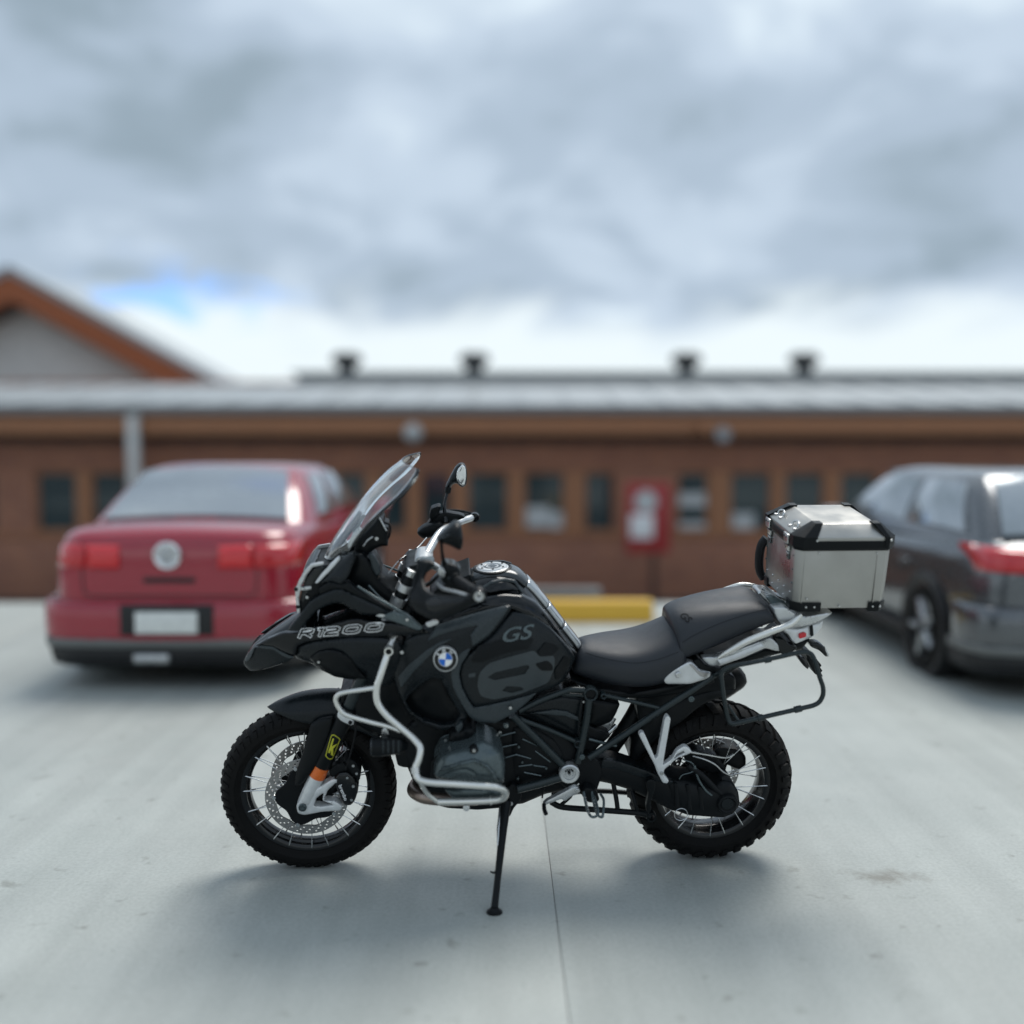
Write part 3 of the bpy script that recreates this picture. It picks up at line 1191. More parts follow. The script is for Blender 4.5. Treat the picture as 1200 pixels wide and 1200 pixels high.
def wheel(name, cx, Rt, hw, rb, lip_hw, pitch, rows, depth, hub, nspoke):
    w = empty(name, bike)
    w.location = (cx, 0, Rt)
    V, Fc = tyre_geo(Rt, hw, rb, pitch, depth, rows)
    mesh_obj('tyre', V, Fc, 'tyre', w, 32)
    L = lip_hw
    prof = [(rb + 0.006, -L), (rb + 0.012, -L + 0.004), (rb + 0.004, -L + 0.008), (rb - 0.004, -L + 0.016), (rb - 0.008, -L * 0.4),
            (rb - 0.010, 0), (rb - 0.008, L * 0.4), (rb - 0.004, L - 0.016), (rb + 0.004, L - 0.008), (rb + 0.012, L - 0.004), (rb + 0.006, L),
            (rb - 0.012, L - 0.002), (rb - 0.020, L - 0.008), (rb - 0.022, L - 0.020), (rb - 0.030, L * 0.35), (rb - 0.032, 0),
            (rb - 0.030, -L * 0.35), (rb - 0.022, -L + 0.020), (rb - 0.020, -L + 0.008), (rb - 0.012, -L + 0.002)]
    lathe('rim', w, prof, (0, 0, 0), 'rim_black', 96, 'Y', True)
    hr, hh = hub
    lathe('hub', w, [(0, hh + 0.012), (0.018, hh + 0.012), (0.022, hh), (hr, hh), (hr, hh - 0.012), (hr * 0.6, hh - 0.022), (hr * 0.55, 0),
                     (hr * 0.6, -hh + 0.022), (hr, -hh + 0.012), (hr, -hh), (0.022, -hh), (0, -hh)], (0, 0, 0), 'engine_black', 32)
    st = 2 * math.pi / nspoke
    metas = []
    for sgn in (1, -1):
        for d in (1, -1):
            a = Vector(((hr - 0.006), sgn * (hh - 0.006), 0))
            an = d * st * 0.92
            b = Vector(((rb - 0.013) * math.cos(an), sgn * (L - 0.004), (rb - 0.013) * math.sin(an)))
            tip = b + (b - a).normalized() * 0.004
            Vs, Fs = tube_geo([a, a.lerp(b, 0.86), a.lerp(b, 0.861), tip], [0.0017, 0.0017, 0.0028, 0.0028], 6)
            me = bpy.data.meshes.new('spoke')
            me.from_pydata([tuple(v) for v in Vs], [], Fs)
            me.materials.append(MATS['steel'])
            metas.append((me, d))
    for i in range(nspoke):
        for q, (me, d) in enumerate(metas):
            if i % 2 == (0 if q % 2 == 0 else 1):
                s = bpy.data.objects.new('spoke', me)
                COL.objects.link(s)
                s.parent = w
                s.rotation_euler = (0, st * i + (st * 0.5 if q > 1 else 0), 0)
    return w


rows_f = [(-0.98, -0.60, 0.06, 0.52, 0.25), (-0.56, -0.06, 0.30, 0.84, 0.30), (0.06, 0.56, -0.20, 0.34, 0.30), (0.60, 0.98, 0.20, 0.66, -0.25)]
rows_r = [(-0.98, -0.56, 0.04, 0.56, 0.22), (-0.52, -0.05, 0.34, 0.92, 0.28), (0.05, 0.52, -0.16, 0.42, 0.28), (0.56, 0.98, 0.22, 0.74, -0.22)]
fw = wheel('front_wheel', HALF_WB, RF, 0.058, 0.247, 0.040, 56, rows_f, 0.0040, (0.046, 0.045), 20)
rw = wheel('rear_wheel', -HALF_WB, RR, 0.084, 0.224, 0.060, 34, rows_r, 0.0085, (0.060, 0.050), 20)


def brake_disc(parent, y, ro, ri, rc, thick, nh):
    """ventilated steel disc with drilled holes on a dark carrier"""
    def circ(cx, cz, r, n, ph=0, wav=0):
        return [(cx + (r + wav * math.cos(10 * (2 * math.pi * k / n))) * math.cos(2 * math.pi * k / n + ph),
                 cz + (r + wav * math.cos(10 * (2 * math.pi * k / n))) * math.sin(2 * math.pi * k / n + ph)) for k in range(n)]
    loops = [circ(0, 0, ro, 90), circ(0, 0, ri, 60, 0, 0.003)]
    for k in range(nh):
        for j, fr in enumerate((0.25, 0.52, 0.78)):
            r = ri + (ro - ri) * fr
            an = 2 * math.pi * (k + j * 0.33) / nh
            loops.append(circ(r * math.cos(an), r * math.sin(an), 0.0042, 7))
    vin, edges = [], []
    for lp in loops:
        b = len(vin)
        vin += [Vector(p) for p in lp]
        edges += [(b + i, b + (i + 1) % len(lp)) for i in range(len(lp))]
    vo, _, fo, _, _, _ = delaunay_2d_cdt(vin, edges, [], 0, 1e-6)
    Q = np.array([(v.x, v.y) for v in vo])
    ctr = np.array([Q[list(f)].mean(0) for f in fo])
    k = inside(ctr, loops[0]) & ~inside(ctr, loops[1])
    for lp in loops[2:]:
        k &= ~inside(ctr, lp)
    fo = [tuple(f) for f, kk in zip(fo, k) if kk]
    n = len(vo)
    V = [Vector((v.x, y + thick / 2, v.y)) for v in vo] + [Vector((v.x, y - thick / 2, v.y)) for v in vo]
    cnt = {(a, b) for f in fo for a, b in zip(f, f[1:] + f[:1])}
    Fc = fo + [tuple(i + n for i in reversed(f)) for f in fo] + [(a, b, b + n, a + n) for a, b in cnt if (b, a) not in cnt]
    d = mesh_obj('brake_disc', V, Fc, 'disc_steel', parent, 35)
    # carrier: star of five arms
    star = []
    for i in range(60):
        an = 2 * math.pi * i / 60
        star.append(rc * 0.80 + rc * 0.20 * (0.5 + 0.5 * math.cos(5 * an)))
    V, Fc = [], []
    for s in (0.004, -0.004):
        V.append(Vector((0, y + s, 0)))
        for i in range(60):
            an = 2 * math.pi * i / 60
            V.append(Vector((star[i] * math.cos(an), y + s, star[i] * math.sin(an))))
    for i in range(60):
        j = (i + 1) % 60
        Fc += [(0, 1 + i, 1 + j), (61, 62 + j, 62 + i), (1 + i, 62 + i, 62 + j, 1 + j)]
    mesh_obj('disc_carrier', V, Fc, 'engine_black', parent, 35)
    for i in range(5):
        an = 2 * math.pi * i / 5
        lathe('disc_button', parent, [(0, 0.006), (0.007, 0.006), (0.009, 0.003), (0.009, -0.006), (0, -0.006)],
              ((ri + 0.001) * math.cos(an), y, (ri + 0.001) * math.sin(an)), 'steel', 12)


brake_disc(fw, 0.075, 0.1525, 0.119, 0.118, 0.005, 26)
brake_disc(fw, -0.075, 0.1525, 0.119, 0.118, 0.005, 26)
brake_disc(rw, -0.062, 0.138, 0.105, 0.104, 0.005, 22)

# ---- front end ----------------------------------------------------
AX = (355, 945)


def fork_pt(t, y):   # along the straight fork leg, 0 at the axle, 1 at the top clamp
    return (AX[0] + (463 - AX[0]) * t, AX[1] + (712 - AX[1]) * t, y)


fork = empty('front_fork', bike)
for s in (1, -1):

    def leg(nm, t0, t1, r, m, r2=None, segs=22):
        p, q = P(*fork_pt(t0, 0.112)), P(*fork_pt(t1, 0.112))
        if s < 0:
            p.y, q.y = -p.y, -q.y
        V, Fc = tube_geo([p, p.lerp(q, 0.02), p.lerp(q, 0.98), q], [r * 0.93, r, r2 or r, (r2 or r) * 0.93], segs)
        return mesh_obj(nm, V, Fc, m, fork, 40)
    leg('fork_foot', 0.03, 0.165, 0.0275, 'alloy_white', 0.0285)
    leg('reflector', 0.150, 0.215, 0.0300, 'orange')
    sl = leg('fork_slider', 0.205, 0.50, 0.0330, 'black_plastic')
    slider = sl if s > 0 else slider
    leg('fork_tube', 0.45, 0.90, 0.0225, 'frame_paint')
    leg('fork_collar', 0.925, 0.975, 0.0270, 'silver_satin')
    leg('fork_tube', 0.90, 1.16, 0.0235, 'engine_black')
    leg('fork_collar', 1.015, 1.055, 0.0275, 'silver_satin')
    leg('fork_collar', 1.085, 1.120, 0.0290, 'silver_satin')
    leg('fork_cap', 1.155, 1.19, 0.0200, 'steel')

panel('axle_clamp', fork, [(349, 953), (347, 944), (351, 938), (361, 930), (378, 920), (391, 912), (396, 915), (384, 926), (379, 938),
                           (394, 939), (402, 945), (399, 950), (378, 951), (357, 955)], 0.135, 'alloy_white', edge=0.006, er=2.5, depth=0.035, rc=2.5, grid=5,
      holes=[[(371, 935), (379, 929), (378, 938), (391, 943), (377, 945), (368, 944)]], mirror=True)
plathe('axle_nut', fork, 354.5, 946.5, 0.140, [(0, 0.006), (0.006, 0.006), (0.007, 0.001), (0.011, 0.001), (0.013, 0.004), (0.015, 0.002), (0.015, -0.02), (0, -0.02)], 'engine_grey', 24)
plathe('axle_shaft', fork, 354.5, 946.5, 0.140, [(0, 0), (0.011, 0), (0.011, -0.27), (0, -0.27)], 'engine_black', 16)
panel('fork_bracket', fork, [(396, 834), (402, 831), (410, 838), (414, 844), (415, 849), (411, 850), (400, 845), (395, 840)], 0.150, 'alloy_white', edge=0.004, er=2, depth=0.05, grid=4, mirror=True)
bolt(fork, 410.5, 846.5, 0.150, 0.007, 'engine_black')
_, s_k = panel('fork_guard', fork, [(364, 849), (376, 842), (391, 840), (389, 850), (379, 880), (368, 902), (353, 920), (345, 921), (347, 906), (356, 878)],
               [(364, 849, .120), (391, 840, .135), (345, 921, .118), (368, 902, .135)], 'black_plastic', bulge=0.006, edge=0.006, er=4, depth=0.012, grid=5, mirror=True)


fork_surf = surf_of(slider, 0.12)
ks = [(381, 886), (388, 861.5), (391, 860.5), (399, 866), (390, 889), (386, 890.5)]
decal('sticker_border', fork, ks, fork_surf, 'yellow_print', 0.0022, rc=1.5, grid=3,
      holes=[[(382.1, 885.8), (388.5, 862.6), (391, 861.7), (398, 866.3), (389.8, 888.2), (386, 889.6)]])
decal('sticker_letter', fork, [(384.4, 881.5), (389.8, 865), (391.4, 866), (388.9, 874.6), (395.6, 871.6), (390.6, 877.2), (390.2, 886), (387.6, 884.5), (388, 879.0), (386.2, 883)],
      fork_surf, 'yellow_print', 0.0022, rc=0, grid=3)

# front brake calipers
for sd in (1,):
    cal, s_c = panel('brake_caliper', bike, [(391, 912), (397, 905), (407, 904), (413, 909), (418, 915), (420, 926), (416, 938), (411, 944), (403, 943), (399, 933), (393, 923)],
                     0.128, 'black_gloss', bulge=0.008, edge=0.006, er=3, depth=0.075, grid=4)
    lettering('lettering', cal, 'brembo', 396.5, 920.5, 4.3, 'white_print', s_c, 0.001, angle=-68, sx=1.0, bold=0.01)
    panel('caliper_fin', cal, [(388, 916), (399, 911), (401, 914), (391, 918.5)], 0.132, 'alloy_white', edge=0.002, er=1.2, depth=0.01, rc=1, grid=3)
    panel('piston_housing', cal, [(402, 892), (410, 888), (417, 892), (423, 902), (422, 914), (414, 918), (405, 910)], 0.105, 'engine_black', bulge=0.006, edge=0.006, er=3, depth=0.06, grid=4)
    panel('sensor_block', cal, [(385, 903), (392, 896), (404, 894), (408, 902), (400, 908), (388, 911)], 0.118, 'engine_black', edge=0.004, er=2, depth=0.03, grid=4)
    for (bx_, by_) in ((407, 911), (414, 921), (412, 937), (414, 897), (418, 906)):
        bolt(cal, bx_, by_, 0.134 if by_ > 908 and bx_ < 416 else 0.11, 0.0055, 'steel')
    mirrored(cal)
tube('brake_hose', bike, [(417, 846, .15), (416, 862, .155), (411, 882, .15), (405, 902, .14)], 0.0035, 'rubber', mirror=True)
tube('sensor_cable', bike, [(404, 868, .15), (407, 876, .15), (404, 886, .14), (398, 897, .13)], 0.0022, 'rubber')

# front mudguard
mg = loft('front_mudguard', bike, [
    [(313, 828, 0.000), (313.2, 828.5, .002), (313.6, 829, .004), (314, 829.5, .004)],
    [(322, 822, 0), (321, 827, .020), (321, 832, .036), (322, 835, .038)],
    [(335, 816, 0), (334, 823, .032), (334, 835, .060), (335, 841, .062)],
    [(352, 811, 0), (352, 818, .040), (352, 835, .072), (353, 847, .075)],
    [(372, 808, 0), (373, 816, .044), (373, 836, .078), (374, 850, .080)],
    [(395, 807, 0), (396, 816, .046), (395, 838, .080), (395, 852, .080)],
    [(420, 811, 0), (420, 820, .046), (418, 842, .078), (417, 856, .078)],
    [(440, 821, 0), (438, 830, .044), (436, 850, .070), (434, 862, .070)],
    [(452, 835, 0), (450, 843, .040), (447, 858, .062), (444, 868, .062)]], 'graphite_matte', sub=2, cap=False)
sol = mg.modifiers.new('t', 'SOLIDIFY')
sol.thickness = 0.004
sol.offset = -1

# ---- beak and headlamp --------------------------------------------
beak = loft('beak', bike, [
    [(291, 758, 0), (290, 766, .022), (290, 773, .036), (293, 780, .030)],
    [(302, 748, 0), (302, 757, .042), (302, 765, .062), (306, 775, .050)],
    [(318, 737, 0), (318, 745, .055), (320, 757, .085), (324, 768, .070)],
    [(336, 725, 0), (336, 735, .065), (336, 750, .105), (342, 765, .090)],
    [(352, 713, 0), (352, 726, .070), (352, 744, .120), (356, 758, .105)],
    [(375, 708, 0), (375, 722, .075), (378, 742, .130), (380, 752, .115)]], 'black_gloss', sub=2)
panel('beak_tip', beak, [(285, 778), (286.5, 771), (297, 759), (306, 757), (320, 758.5), (329, 764), (345, 771), (335, 776.5), (306, 785.5), (293, 786.5)],
      [(286, 775, .030), (300, 765, .062), (325, 770, .088), (345, 771, .100), (293, 786, .035), (310, 784, .06)], 'graphite_matte', bulge=0.004, edge=0.006, er=4, depth=0.03, grid=5, mirror=True)
panel('beak_edge_trim', beak, [(300, 758.5), (306, 756.5), (320, 758), (329, 763.5), (344.5, 770.5), (340, 772), (327, 766.5), (319, 761.5), (306, 759.5)], [(300, 758, .072), (320, 758, .092), (345, 771, .108)], 'graphite_light', edge=0.001, er=1, depth=0.006, rc=1.5, grid=4, mirror=True)
panel('beak_nose_trim', beak, [(287, 771), (295, 760), (299, 758), (295, 768), (293, 772), (288, 776)], [(287, 773, .036), (298, 759, .066), (294, 770, .062)], 'graphite_light', edge=0.002, er=1.5, depth=0.006, grid=4, mirror=True)
yb = [(300, 757, .075), (330, 742, .108), (345, 768, .105), (365, 740, .140), (410, 745, .178), (440, 738, .200), (480, 736, .222), (505, 741, .228)]
_, s_b = panel('beak_side', beak, [(298, 757), (315, 748), (331, 741.5), (346, 741), (366, 738.5), (392, 731), (410, 726.5), (420, 725.5), (436, 729.5), (462, 731), (484, 736), (505, 742),
                                   (482, 744), (450, 746.5), (415, 747), (385, 748.5), (360, 752), (349, 757), (346, 769), (338, 768), (329, 763), (318, 757.5), (306, 756.5)],
               yb, 'black_gloss', bulge=0.004, edge=0.005, er=3.5, depth=0.02, grid=5, mirror=True)
Z0 = [(.22, 0), (.80, 0), (1, .18), (1, .82), (.80, 1), (.20, 1), (0, .82), (0, .18)]
GLYPH = {'R': ([[(0, -.04), (0, 1), (.74, 1), (.98, .86), (.98, .60), (.78, .46), (.10, .46)], [(.46, .40), (.98, -.04)]], False),
         '1': ([[(-.5, .98), (.7, .98), (.7, 0)]], False),
         '2': ([[(0, 1), (.78, 1), (1, .86), (1, .64), (.82, .52), (.18, .44), (0, .30), (0, 0), (1.05, 0)]], False),
         '0': ([Z0], True)}
for ch, x0, x1, ybase in (('R', 351.0, 364.0, 746.0), ('1', 372.6, 375.6, 744.6), ('2', 381.0, 394.0, 743.9), ('0', 402.6, 419.4, 741.9), ('0', 428.2, 445.4, 739.6)):
    strokes, closed = GLYPH[ch]
    for w_, m_, o_ in ((4.0, 'white_print', .0034), (2.1, 'black_gloss', .0054)):
        for si, st_ in enumerate(strokes):
            ribbon('model_lettering', beak, [(x0 + u * (x1 - x0) + v * 7.6 * .42, ybase - v * 7.6 - (u * (x1 - x0)) * .075) for u, v in st_], w_, m_, s_b, o_ + si * .0003, closed)
decal('wing_emblem', beak, [(440, 721.5), (446, 719.5), (452, 721), (448, 723.5)], const(0.228), 'silver_satin', 0.001, rc=1, grid=3)
panel('side_duct', bike, [(346, 771), (347, 757), (360, 752.5), (380, 749), (400, 746.5), (425, 745.5), (450, 747), (468, 752), (474, 765), (470, 790), (455, 806), (436, 806), (424, 797), (408, 796), (392, 793), (376, 785), (364, 777)],
      [(350, 766, .095), (400, 747, .165), (450, 747, .200), (474, 765, .195), (455, 806, .130), (408, 796, .115), (376, 785, .100), (420, 770, .170)], 'graphite_matte', bulge=0.018, edge=0.012, er=8, depth=0.05, grid=5, mirror=True)
panel('duct_lower', bike, [(362, 772), (372, 764), (386, 761), (400, 764), (412, 772), (420, 785), (430, 796), (412, 795), (394, 791), (378, 784)],
      [(362, 772, .130), (400, 764, .182), (420, 785, .172), (394, 791, .135)], 'black_plastic', bulge=0.012, edge=0.008, er=6, depth=0.03, grid=5, mirror=True)
bolt(bike, 373.5, 775.5, 0.152, 0.005, 'steel')

sur, _ = panel('headlight_surround', bike, [(337, 739), (342, 731), (350, 722), (363, 704.5), (378, 696), (393, 690), (402, 690), (416, 697), (432, 704.5), (448, 712), (462, 719.5), (448, 720.5), (424, 720.5), (412, 714),
                                            (402, 707.5), (393, 706.5), (380, 711), (368, 719), (358, 731), (352, 740)],
               [(337, 739, .125), (363, 704, .140), (393, 690, .160), (402, 707, .165), (432, 704, .185), (462, 719, .215)], 'graphite_matte', bulge=0.005, edge=0.005, er=3, depth=0.02, grid=5, mirror=True)
hl = empty('headlight', bike)
panel('lamp_housing', hl, [(352, 722), (350, 708), (354, 690), (360, 674), (367, 664), (386, 661), (394, 668), (396, 690), (372, 704), (362, 716)], 0.118, 'black_plastic', edge=0.008, er=4, depth=0.236, grid=6)
panel('lamp_lens', hl, [(347.5, 719), (346.5, 700), (347.5, 690), (354, 673), (362, 663), (370, 661), (366, 668), (358, 684), (354, 700), (353, 716)], 0.106, 'clear', edge=0.004, er=2, depth=0.212, grid=5)
panel('lamp_reflector', hl, [(353, 712), (353.5, 698), (358, 683), (365, 668), (372, 665), (366, 682), (361, 700), (357, 714)], 0.092, 'chrome', edge=0.003, er=2, depth=0.18, grid=5)
for k, (xx, yy) in enumerate(((347, 690.5), (355, 689.5), (349, 711), (360, 699.5))):
    plathe('lamp_screw', hl, xx, yy, 0.122, [(0, 0.006), (0.005, 0.006), (0.007, 0.003), (0.007, -0.012), (0, -0.012)], 'engine_black' if k % 2 == 0 else 'steel', 12)
panel('lamp_frame', hl, [(346, 691), (350, 681), (358, 668), (364, 661.5), (379, 659), (379, 662), (366, 665), (359, 674), (352, 688), (365, 687), (365, 691), (352, 692), (350, 702), (352, 718), (348.5, 719), (346.5, 703)], 0.124, 'silver_satin', edge=0.002, er=1.2, depth=0.012, rc=1.5, grid=4, mirror=True)
panel('lamp_glass_side', hl, [(352, 703), (354, 690), (360, 676), (369, 666), (380, 663), (376, 673), (368, 683), (361, 694), (357, 706)], 0.119, 'clear', edge=0.003, er=2, depth=0.006, grid=5)

# ---- fairing around the instruments -------------------------------
panel('fairing_bracket', bike, [(369, 683), (377, 672), (390, 659), (397, 652.5), (399, 656), (390, 666), (380, 676), (372, 684)], 0.128, 'alloy_white', edge=0.002, er=1.2, depth=0.02, rc=1.5, grid=4, mirror=True)
panel('upper_fairing', bike, [(373, 684), (383, 675), (396, 658.5), (407, 650), (414.5, 645.5), (415.5, 655), (410, 672), (405, 680), (399, 684.5), (388, 681.5)],
      [(373, 684, .128), (396, 658, .130), (414, 646, .150), (405, 680, .172)], 'graphite_matte', bulge=0.006, edge=0.005, er=3, depth=0.02, grid=5, mirror=True)
panel('fairing_side', bike, [(372, 690), (386, 682), (400, 685), (408, 682), (418, 690), (440, 703), (462, 716), (470, 720), (462, 720), (432, 705), (402, 691), (392, 691), (376, 698)],
      [(372, 690, .138), (400, 685, .165), (440, 703, .192), (470, 720, .215)], 'black_plastic', bulge=0.003, edge=0.004, er=2.5, depth=0.03, grid=5, mirror=True)
panel('instrument_cowl', bike, [(398, 690), (405, 680), (411, 665), (416, 648), (425, 648), (434, 655), (440, 664), (446, 678), (458, 690), (474, 702), (484, 716), (484, 730), (464, 722), (436, 706), (412, 694)], 0.098, 'black_plastic',
      bulge=0.01, edge=0.012, er=6, depth=0.17, grid=6)
panel('cowl_glass', bike, [(432, 648), (437, 650), (445, 662), (446, 672), (441, 676), (436, 666), (433, 655)], 0.110, 'graphite_light', edge=0.004, er=2, depth=0.02, grid=4)
tube('fairing_stay', bike, [(419, 687, .168), (440, 700, .19), (470, 717, .214), (487, 731, .226)], 0.0045, 'engine_grey', mirror=True)
tube('fairing_stay', bike, [(432, 686, .13), (445, 700, .15), (460, 710, .16), (478, 720, .18)], 0.0035, 'engine_grey', mirror=True)
panel('fairing_wing', bike, [(462, 716), (476, 721), (484, 726), (496, 737), (490, 739), (476, 734), (458, 727), (440, 722), (452, 720)], [(462, 716, .216), (496, 737, .234), (440, 722, .21)], 'engine_grey', edge=0.004, er=2.5, depth=0.02, grid=4, mirror=True)
bolt(bike, 477, 726, 0.226, 0.006, 'steel')
panel('wing_glint', bike, [(498, 731), (510, 726.5), (514.5, 729), (513, 731.5), (502, 735.5)], 0.236, 'silver_satin', edge=0.002, er=1.5, depth=0.01, rc=2, grid=4)  # silver sliver standing in for a reflection on the wing

inst = empty('instrument_cluster', bike)
panel('display_housing', inst, [(414, 648), (418, 634), (428, 624), (436, 616), (444, 606), (449, 610), (450, 617), (455, 618), (454, 632), (455, 640), (446, 640), (438, 644), (430, 652), (420, 654)], 0.060, 'black_plastic', bulge=0.006, edge=0.006, er=3, depth=0.12, grid=5)
bolt(inst, 441.5, 631, 0.066, 0.007, 'steel')
tube('display_bracket', inst, [(445, 607, .064), (450, 617, .066), (453, 622, .064)], 0.0028, 'steel', smooth=3)
tube('display_bracket', inst, [(426, 640, .068), (431, 633, .070), (437, 629, .068)], 0.003, 'steel', smooth=3)
tube('cable', inst, [(450, 612, .05), (457, 616, .05), (456, 628, .05), (450, 634, .055)], 0.004, 'rubber')

# ---- windscreen ---------------------------------------------------
scr = empty('windscreen', bike)


def screen_sheet(rows, ncol=17, thick=0.004):
    V, Fc = [], []
    for (n, c, yn) in rows:
        a, b = P(n[0], n[1], yn), P(c[0], c[1], 0.0)
        for k in range(ncol):
            u = -1 + 2 * k / (ncol - 1)
            w = abs(u) ** 2.0
            V.append(Vector((b.x + (a.x - b.x) * w, yn * u, b.z + (a.z - b.z) * w)))
    nr = len(rows)
    for i in range(nr - 1):
        for k in range(ncol - 1):
            Fc.append((i * ncol + k, i * ncol + k + 1, (i + 1) * ncol + k + 1, (i + 1) * ncol + k))
    return V, Fc


def interp_rows(rows, n):
    near = catmull([Vector((r[0][0], r[0][1], r[2])) for r in rows], n)
    cen = catmull([Vector((r[1][0], r[1][1], 0)) for r in rows], n)
    return [((a.x, a.y), (b.x, b.y), a.z) for a, b in zip(near, cen)]


rows = [((413, 651), (377, 656), .120), ((417, 636), (386, 640), .150), ((432, 616), (400, 617), .172), ((452, 597), (418, 592), .182), ((471, 581), (437, 569), .182),
        ((484, 566), (454, 552), .172), ((490, 555), (467, 542), .156), ((490.5, 549), (471.5, 538), .146)]
V, Fc = screen_sheet(interp_rows(rows, 4), 21)
so = mesh_obj('screen', V, Fc, 'screen', scr, 60)
sm = so.modifiers.new('t', 'SOLIDIFY')
sm.thickness = 0.005
panel('screen_mount', scr, [(381, 652), (386, 645), (412, 612), (421, 600), (424, 602), (420, 613), (404, 634), (392, 650)], 0.045, 'black_gloss', edge=0.003, er=2, depth=0.02, grid=5)
panel('screen_mount', scr, [(381, 652), (386, 645), (412, 612), (421, 600), (424, 602), (420, 613), (404, 634), (392, 650)], -0.03, 'black_gloss', edge=0.003, er=2, depth=0.02, grid=5)
panel('mount_bracket', scr, [(407, 640), (414, 625), (421, 618), (425, 620), (418, 630), (413, 646)], 0.10, 'silver_satin', edge=0.002, er=1.5, depth=0.008, grid=4, mirror=True)

# ---- handlebar ----------------------------------------------------
hb = empty('handlebar', bike)
tube('bar', hb, [(562, 697, .47), (541, 683.5, .34), (526, 673, .25), (510, 664, .13), (500, 657, .05), (499, 652, 0), (502, 646, -.04), (510, 632, -.12), (518, 621, -.19), (531, 615, -.29), (555, 606, -.47)],
     [.011, .011, .011, .013, .0165, .0165, .0165, .0150, .012, .011, .011], 'silver_satin', 5, 14)
tube('grip', hb, [(534, 679, .30), (545, 686, .37), (556, 693, .43)], [.0175, .0165, .0175], 'rubber', 4, 14)
tube('grip', hb, [(529, 616, -.29), (541, 611, -.37), (552, 607, -.44)], [.0135, .0130, .0135], 'silver_satin', 4, 14)  # far grip coloured silver to carry the reflection seen on it
tube('grip_collar', hb, [(526, 673, .25), (535, 679.5, .31)], [.022, .020], 'engine_black', 1, 16)
for sg, (px, py, y) in ((1, (561, 697.5, .475)), (-1, (556, 605, -.475))):
    plathe('bar_end', hb, px, py, y, [(0, 0.004 * sg), (0.006, 0.004 * sg), (0.006, 0.012 * sg), (0.010, 0.014 * sg), (0.015, 0.013 * sg), (0.016, 0.010 * sg), (0.0165, 0.006 * sg)] if sg > 0 else
           [(0, -0.004), (0.012, -0.004), (0.018, 0.002), (0.020, 0.012), (0.018, 0.024), (0, 0.026)], 'steel' if sg > 0 else 'black_gloss', 24)
    if sg > 0:
        plathe('bar_end_cover', hb, px, py, y, [(0.0165, 0.010), (0.021, 0.008), (0.024, 0.0), (0.024, -0.018), (0.018, -0.026), (0.0, -0.026)], 'black_plastic', 24)
        plathe('bar_end_dark_disc', hb, px, py, y, [(0, 0.010), (0.004, 0.010), (0.0055, 0.006), (0.0055, 0)], 'engine_black', 12)
panel('bar_clamp', hb, [(484, 661), (490, 652), (500, 651), (508, 657), (506, 666), (497, 670), (487, 668)], 0.060, 'silver_satin', edge=0.006, er=3, depth=0.12, grid=4)
bolt(hb, 491, 658, 0.062, 0.006, 'engine_black')
panel('top_yoke', hb, [(470, 672), (476, 664), (492, 661), (497, 666), (494, 672), (484, 677), (474, 678)], 0.10, 'engine_black', edge=0.006, er=3, depth=0.2, grid=5)
panel('yoke_cover', hb, [(489, 669), (492, 660), (507, 657), (510, 662), (505, 668), (495, 674)], 0.20, 'engine_grey', edge=0.005, er=2.5, depth=0.06, grid=4)
# near-side controls
panel('switch_block', hb, [(515, 670), (518, 662), (528, 660), (537, 664), (541, 674), (538, 688), (528, 690), (518, 682)], .285, 'engine_black', bulge=0.008, edge=0.008, er=4, depth=0.05, grid=4)
panel('clutch_reservoir', hb, [(516, 664), (521, 659), (532, 660.5), (540, 667), (539, 673), (530, 669), (519, 668)], .275, 'graphite_light', edge=0.005, er=3, depth=0.05, grid=4)
panel('switch_button', hb, [(512, 668), (518, 664), (523, 672), (520, 677), (515, 676)], .30, 'steel', edge=0.003, er=1.5, depth=0.01, grid=3)
panel('switch_button', hb, [(524, 677), (529, 675), (531, 679), (526, 681)], .305, 'graphite_light', edge=0.003, er=1.5, depth=0.01, grid=3)
plathe('reservoir_cap', hb, 524, 662, .27, [(0, .004), (.004, .004), (.006, 0), (.006, -.01)], 'red_lens', 10)
tube('lever', hb, [(512, 684, .26), (520, 690, .32), (536, 694, .39), (549, 698, .44)], [.006, .007, .0055, .005], 'silver_satin', 4, 10)
for k in range(4):
    tube('cable', hb, [(516 - 3 * k, 672 + 3 * k, .25), (505 - 5 * k, 684 + 2 * k, .22), (492 - 4 * k, 690 + 4 * k, .17), (480 - 3 * k, 705 + 4 * k, .10)], 0.004, 'rubber')
# far-side controls
panel('switch_block', hb, [(498, 632), (492, 629), (488, 624), (497, 617), (508, 613), (517, 612), (521, 620), (514, 629), (504, 630)], -.24, 'engine_black', bulge=0.006, edge=0.008, er=4, depth=0.05, grid=4)
panel('brake_reservoir', hb, [(503, 606), (505, 596), (514, 593), (517, 594), (513, 605), (506, 612)], -.26, 'black_plastic', edge=0.004, er=2, depth=0.05, grid=4)
panel('brake_master_cylinder', hb, [(500, 616), (508, 604), (522, 600), (540, 603), (546, 606), (532, 612), (518, 614), (510, 618)], -.27, 'black_plastic', edge=0.006, er=3, depth=0.04, grid=4)
tube('lever', hb, [(498, 622, -.24), (515, 612, -.33), (538, 603, -.42), (548, 603, -.46)], [.006, .006, .005, .005], 'engine_black', 4, 10)
tube('cable', hb, [(496, 636, -.20), (482, 647, -.1), (468, 657, 0.0)], 0.003, 'rubber')
tube('cable', hb, [(500, 630, -.20), (488, 643, -.14), (470, 655, -.05), (455, 672, 0.0)], 0.0025, 'silver_satin')

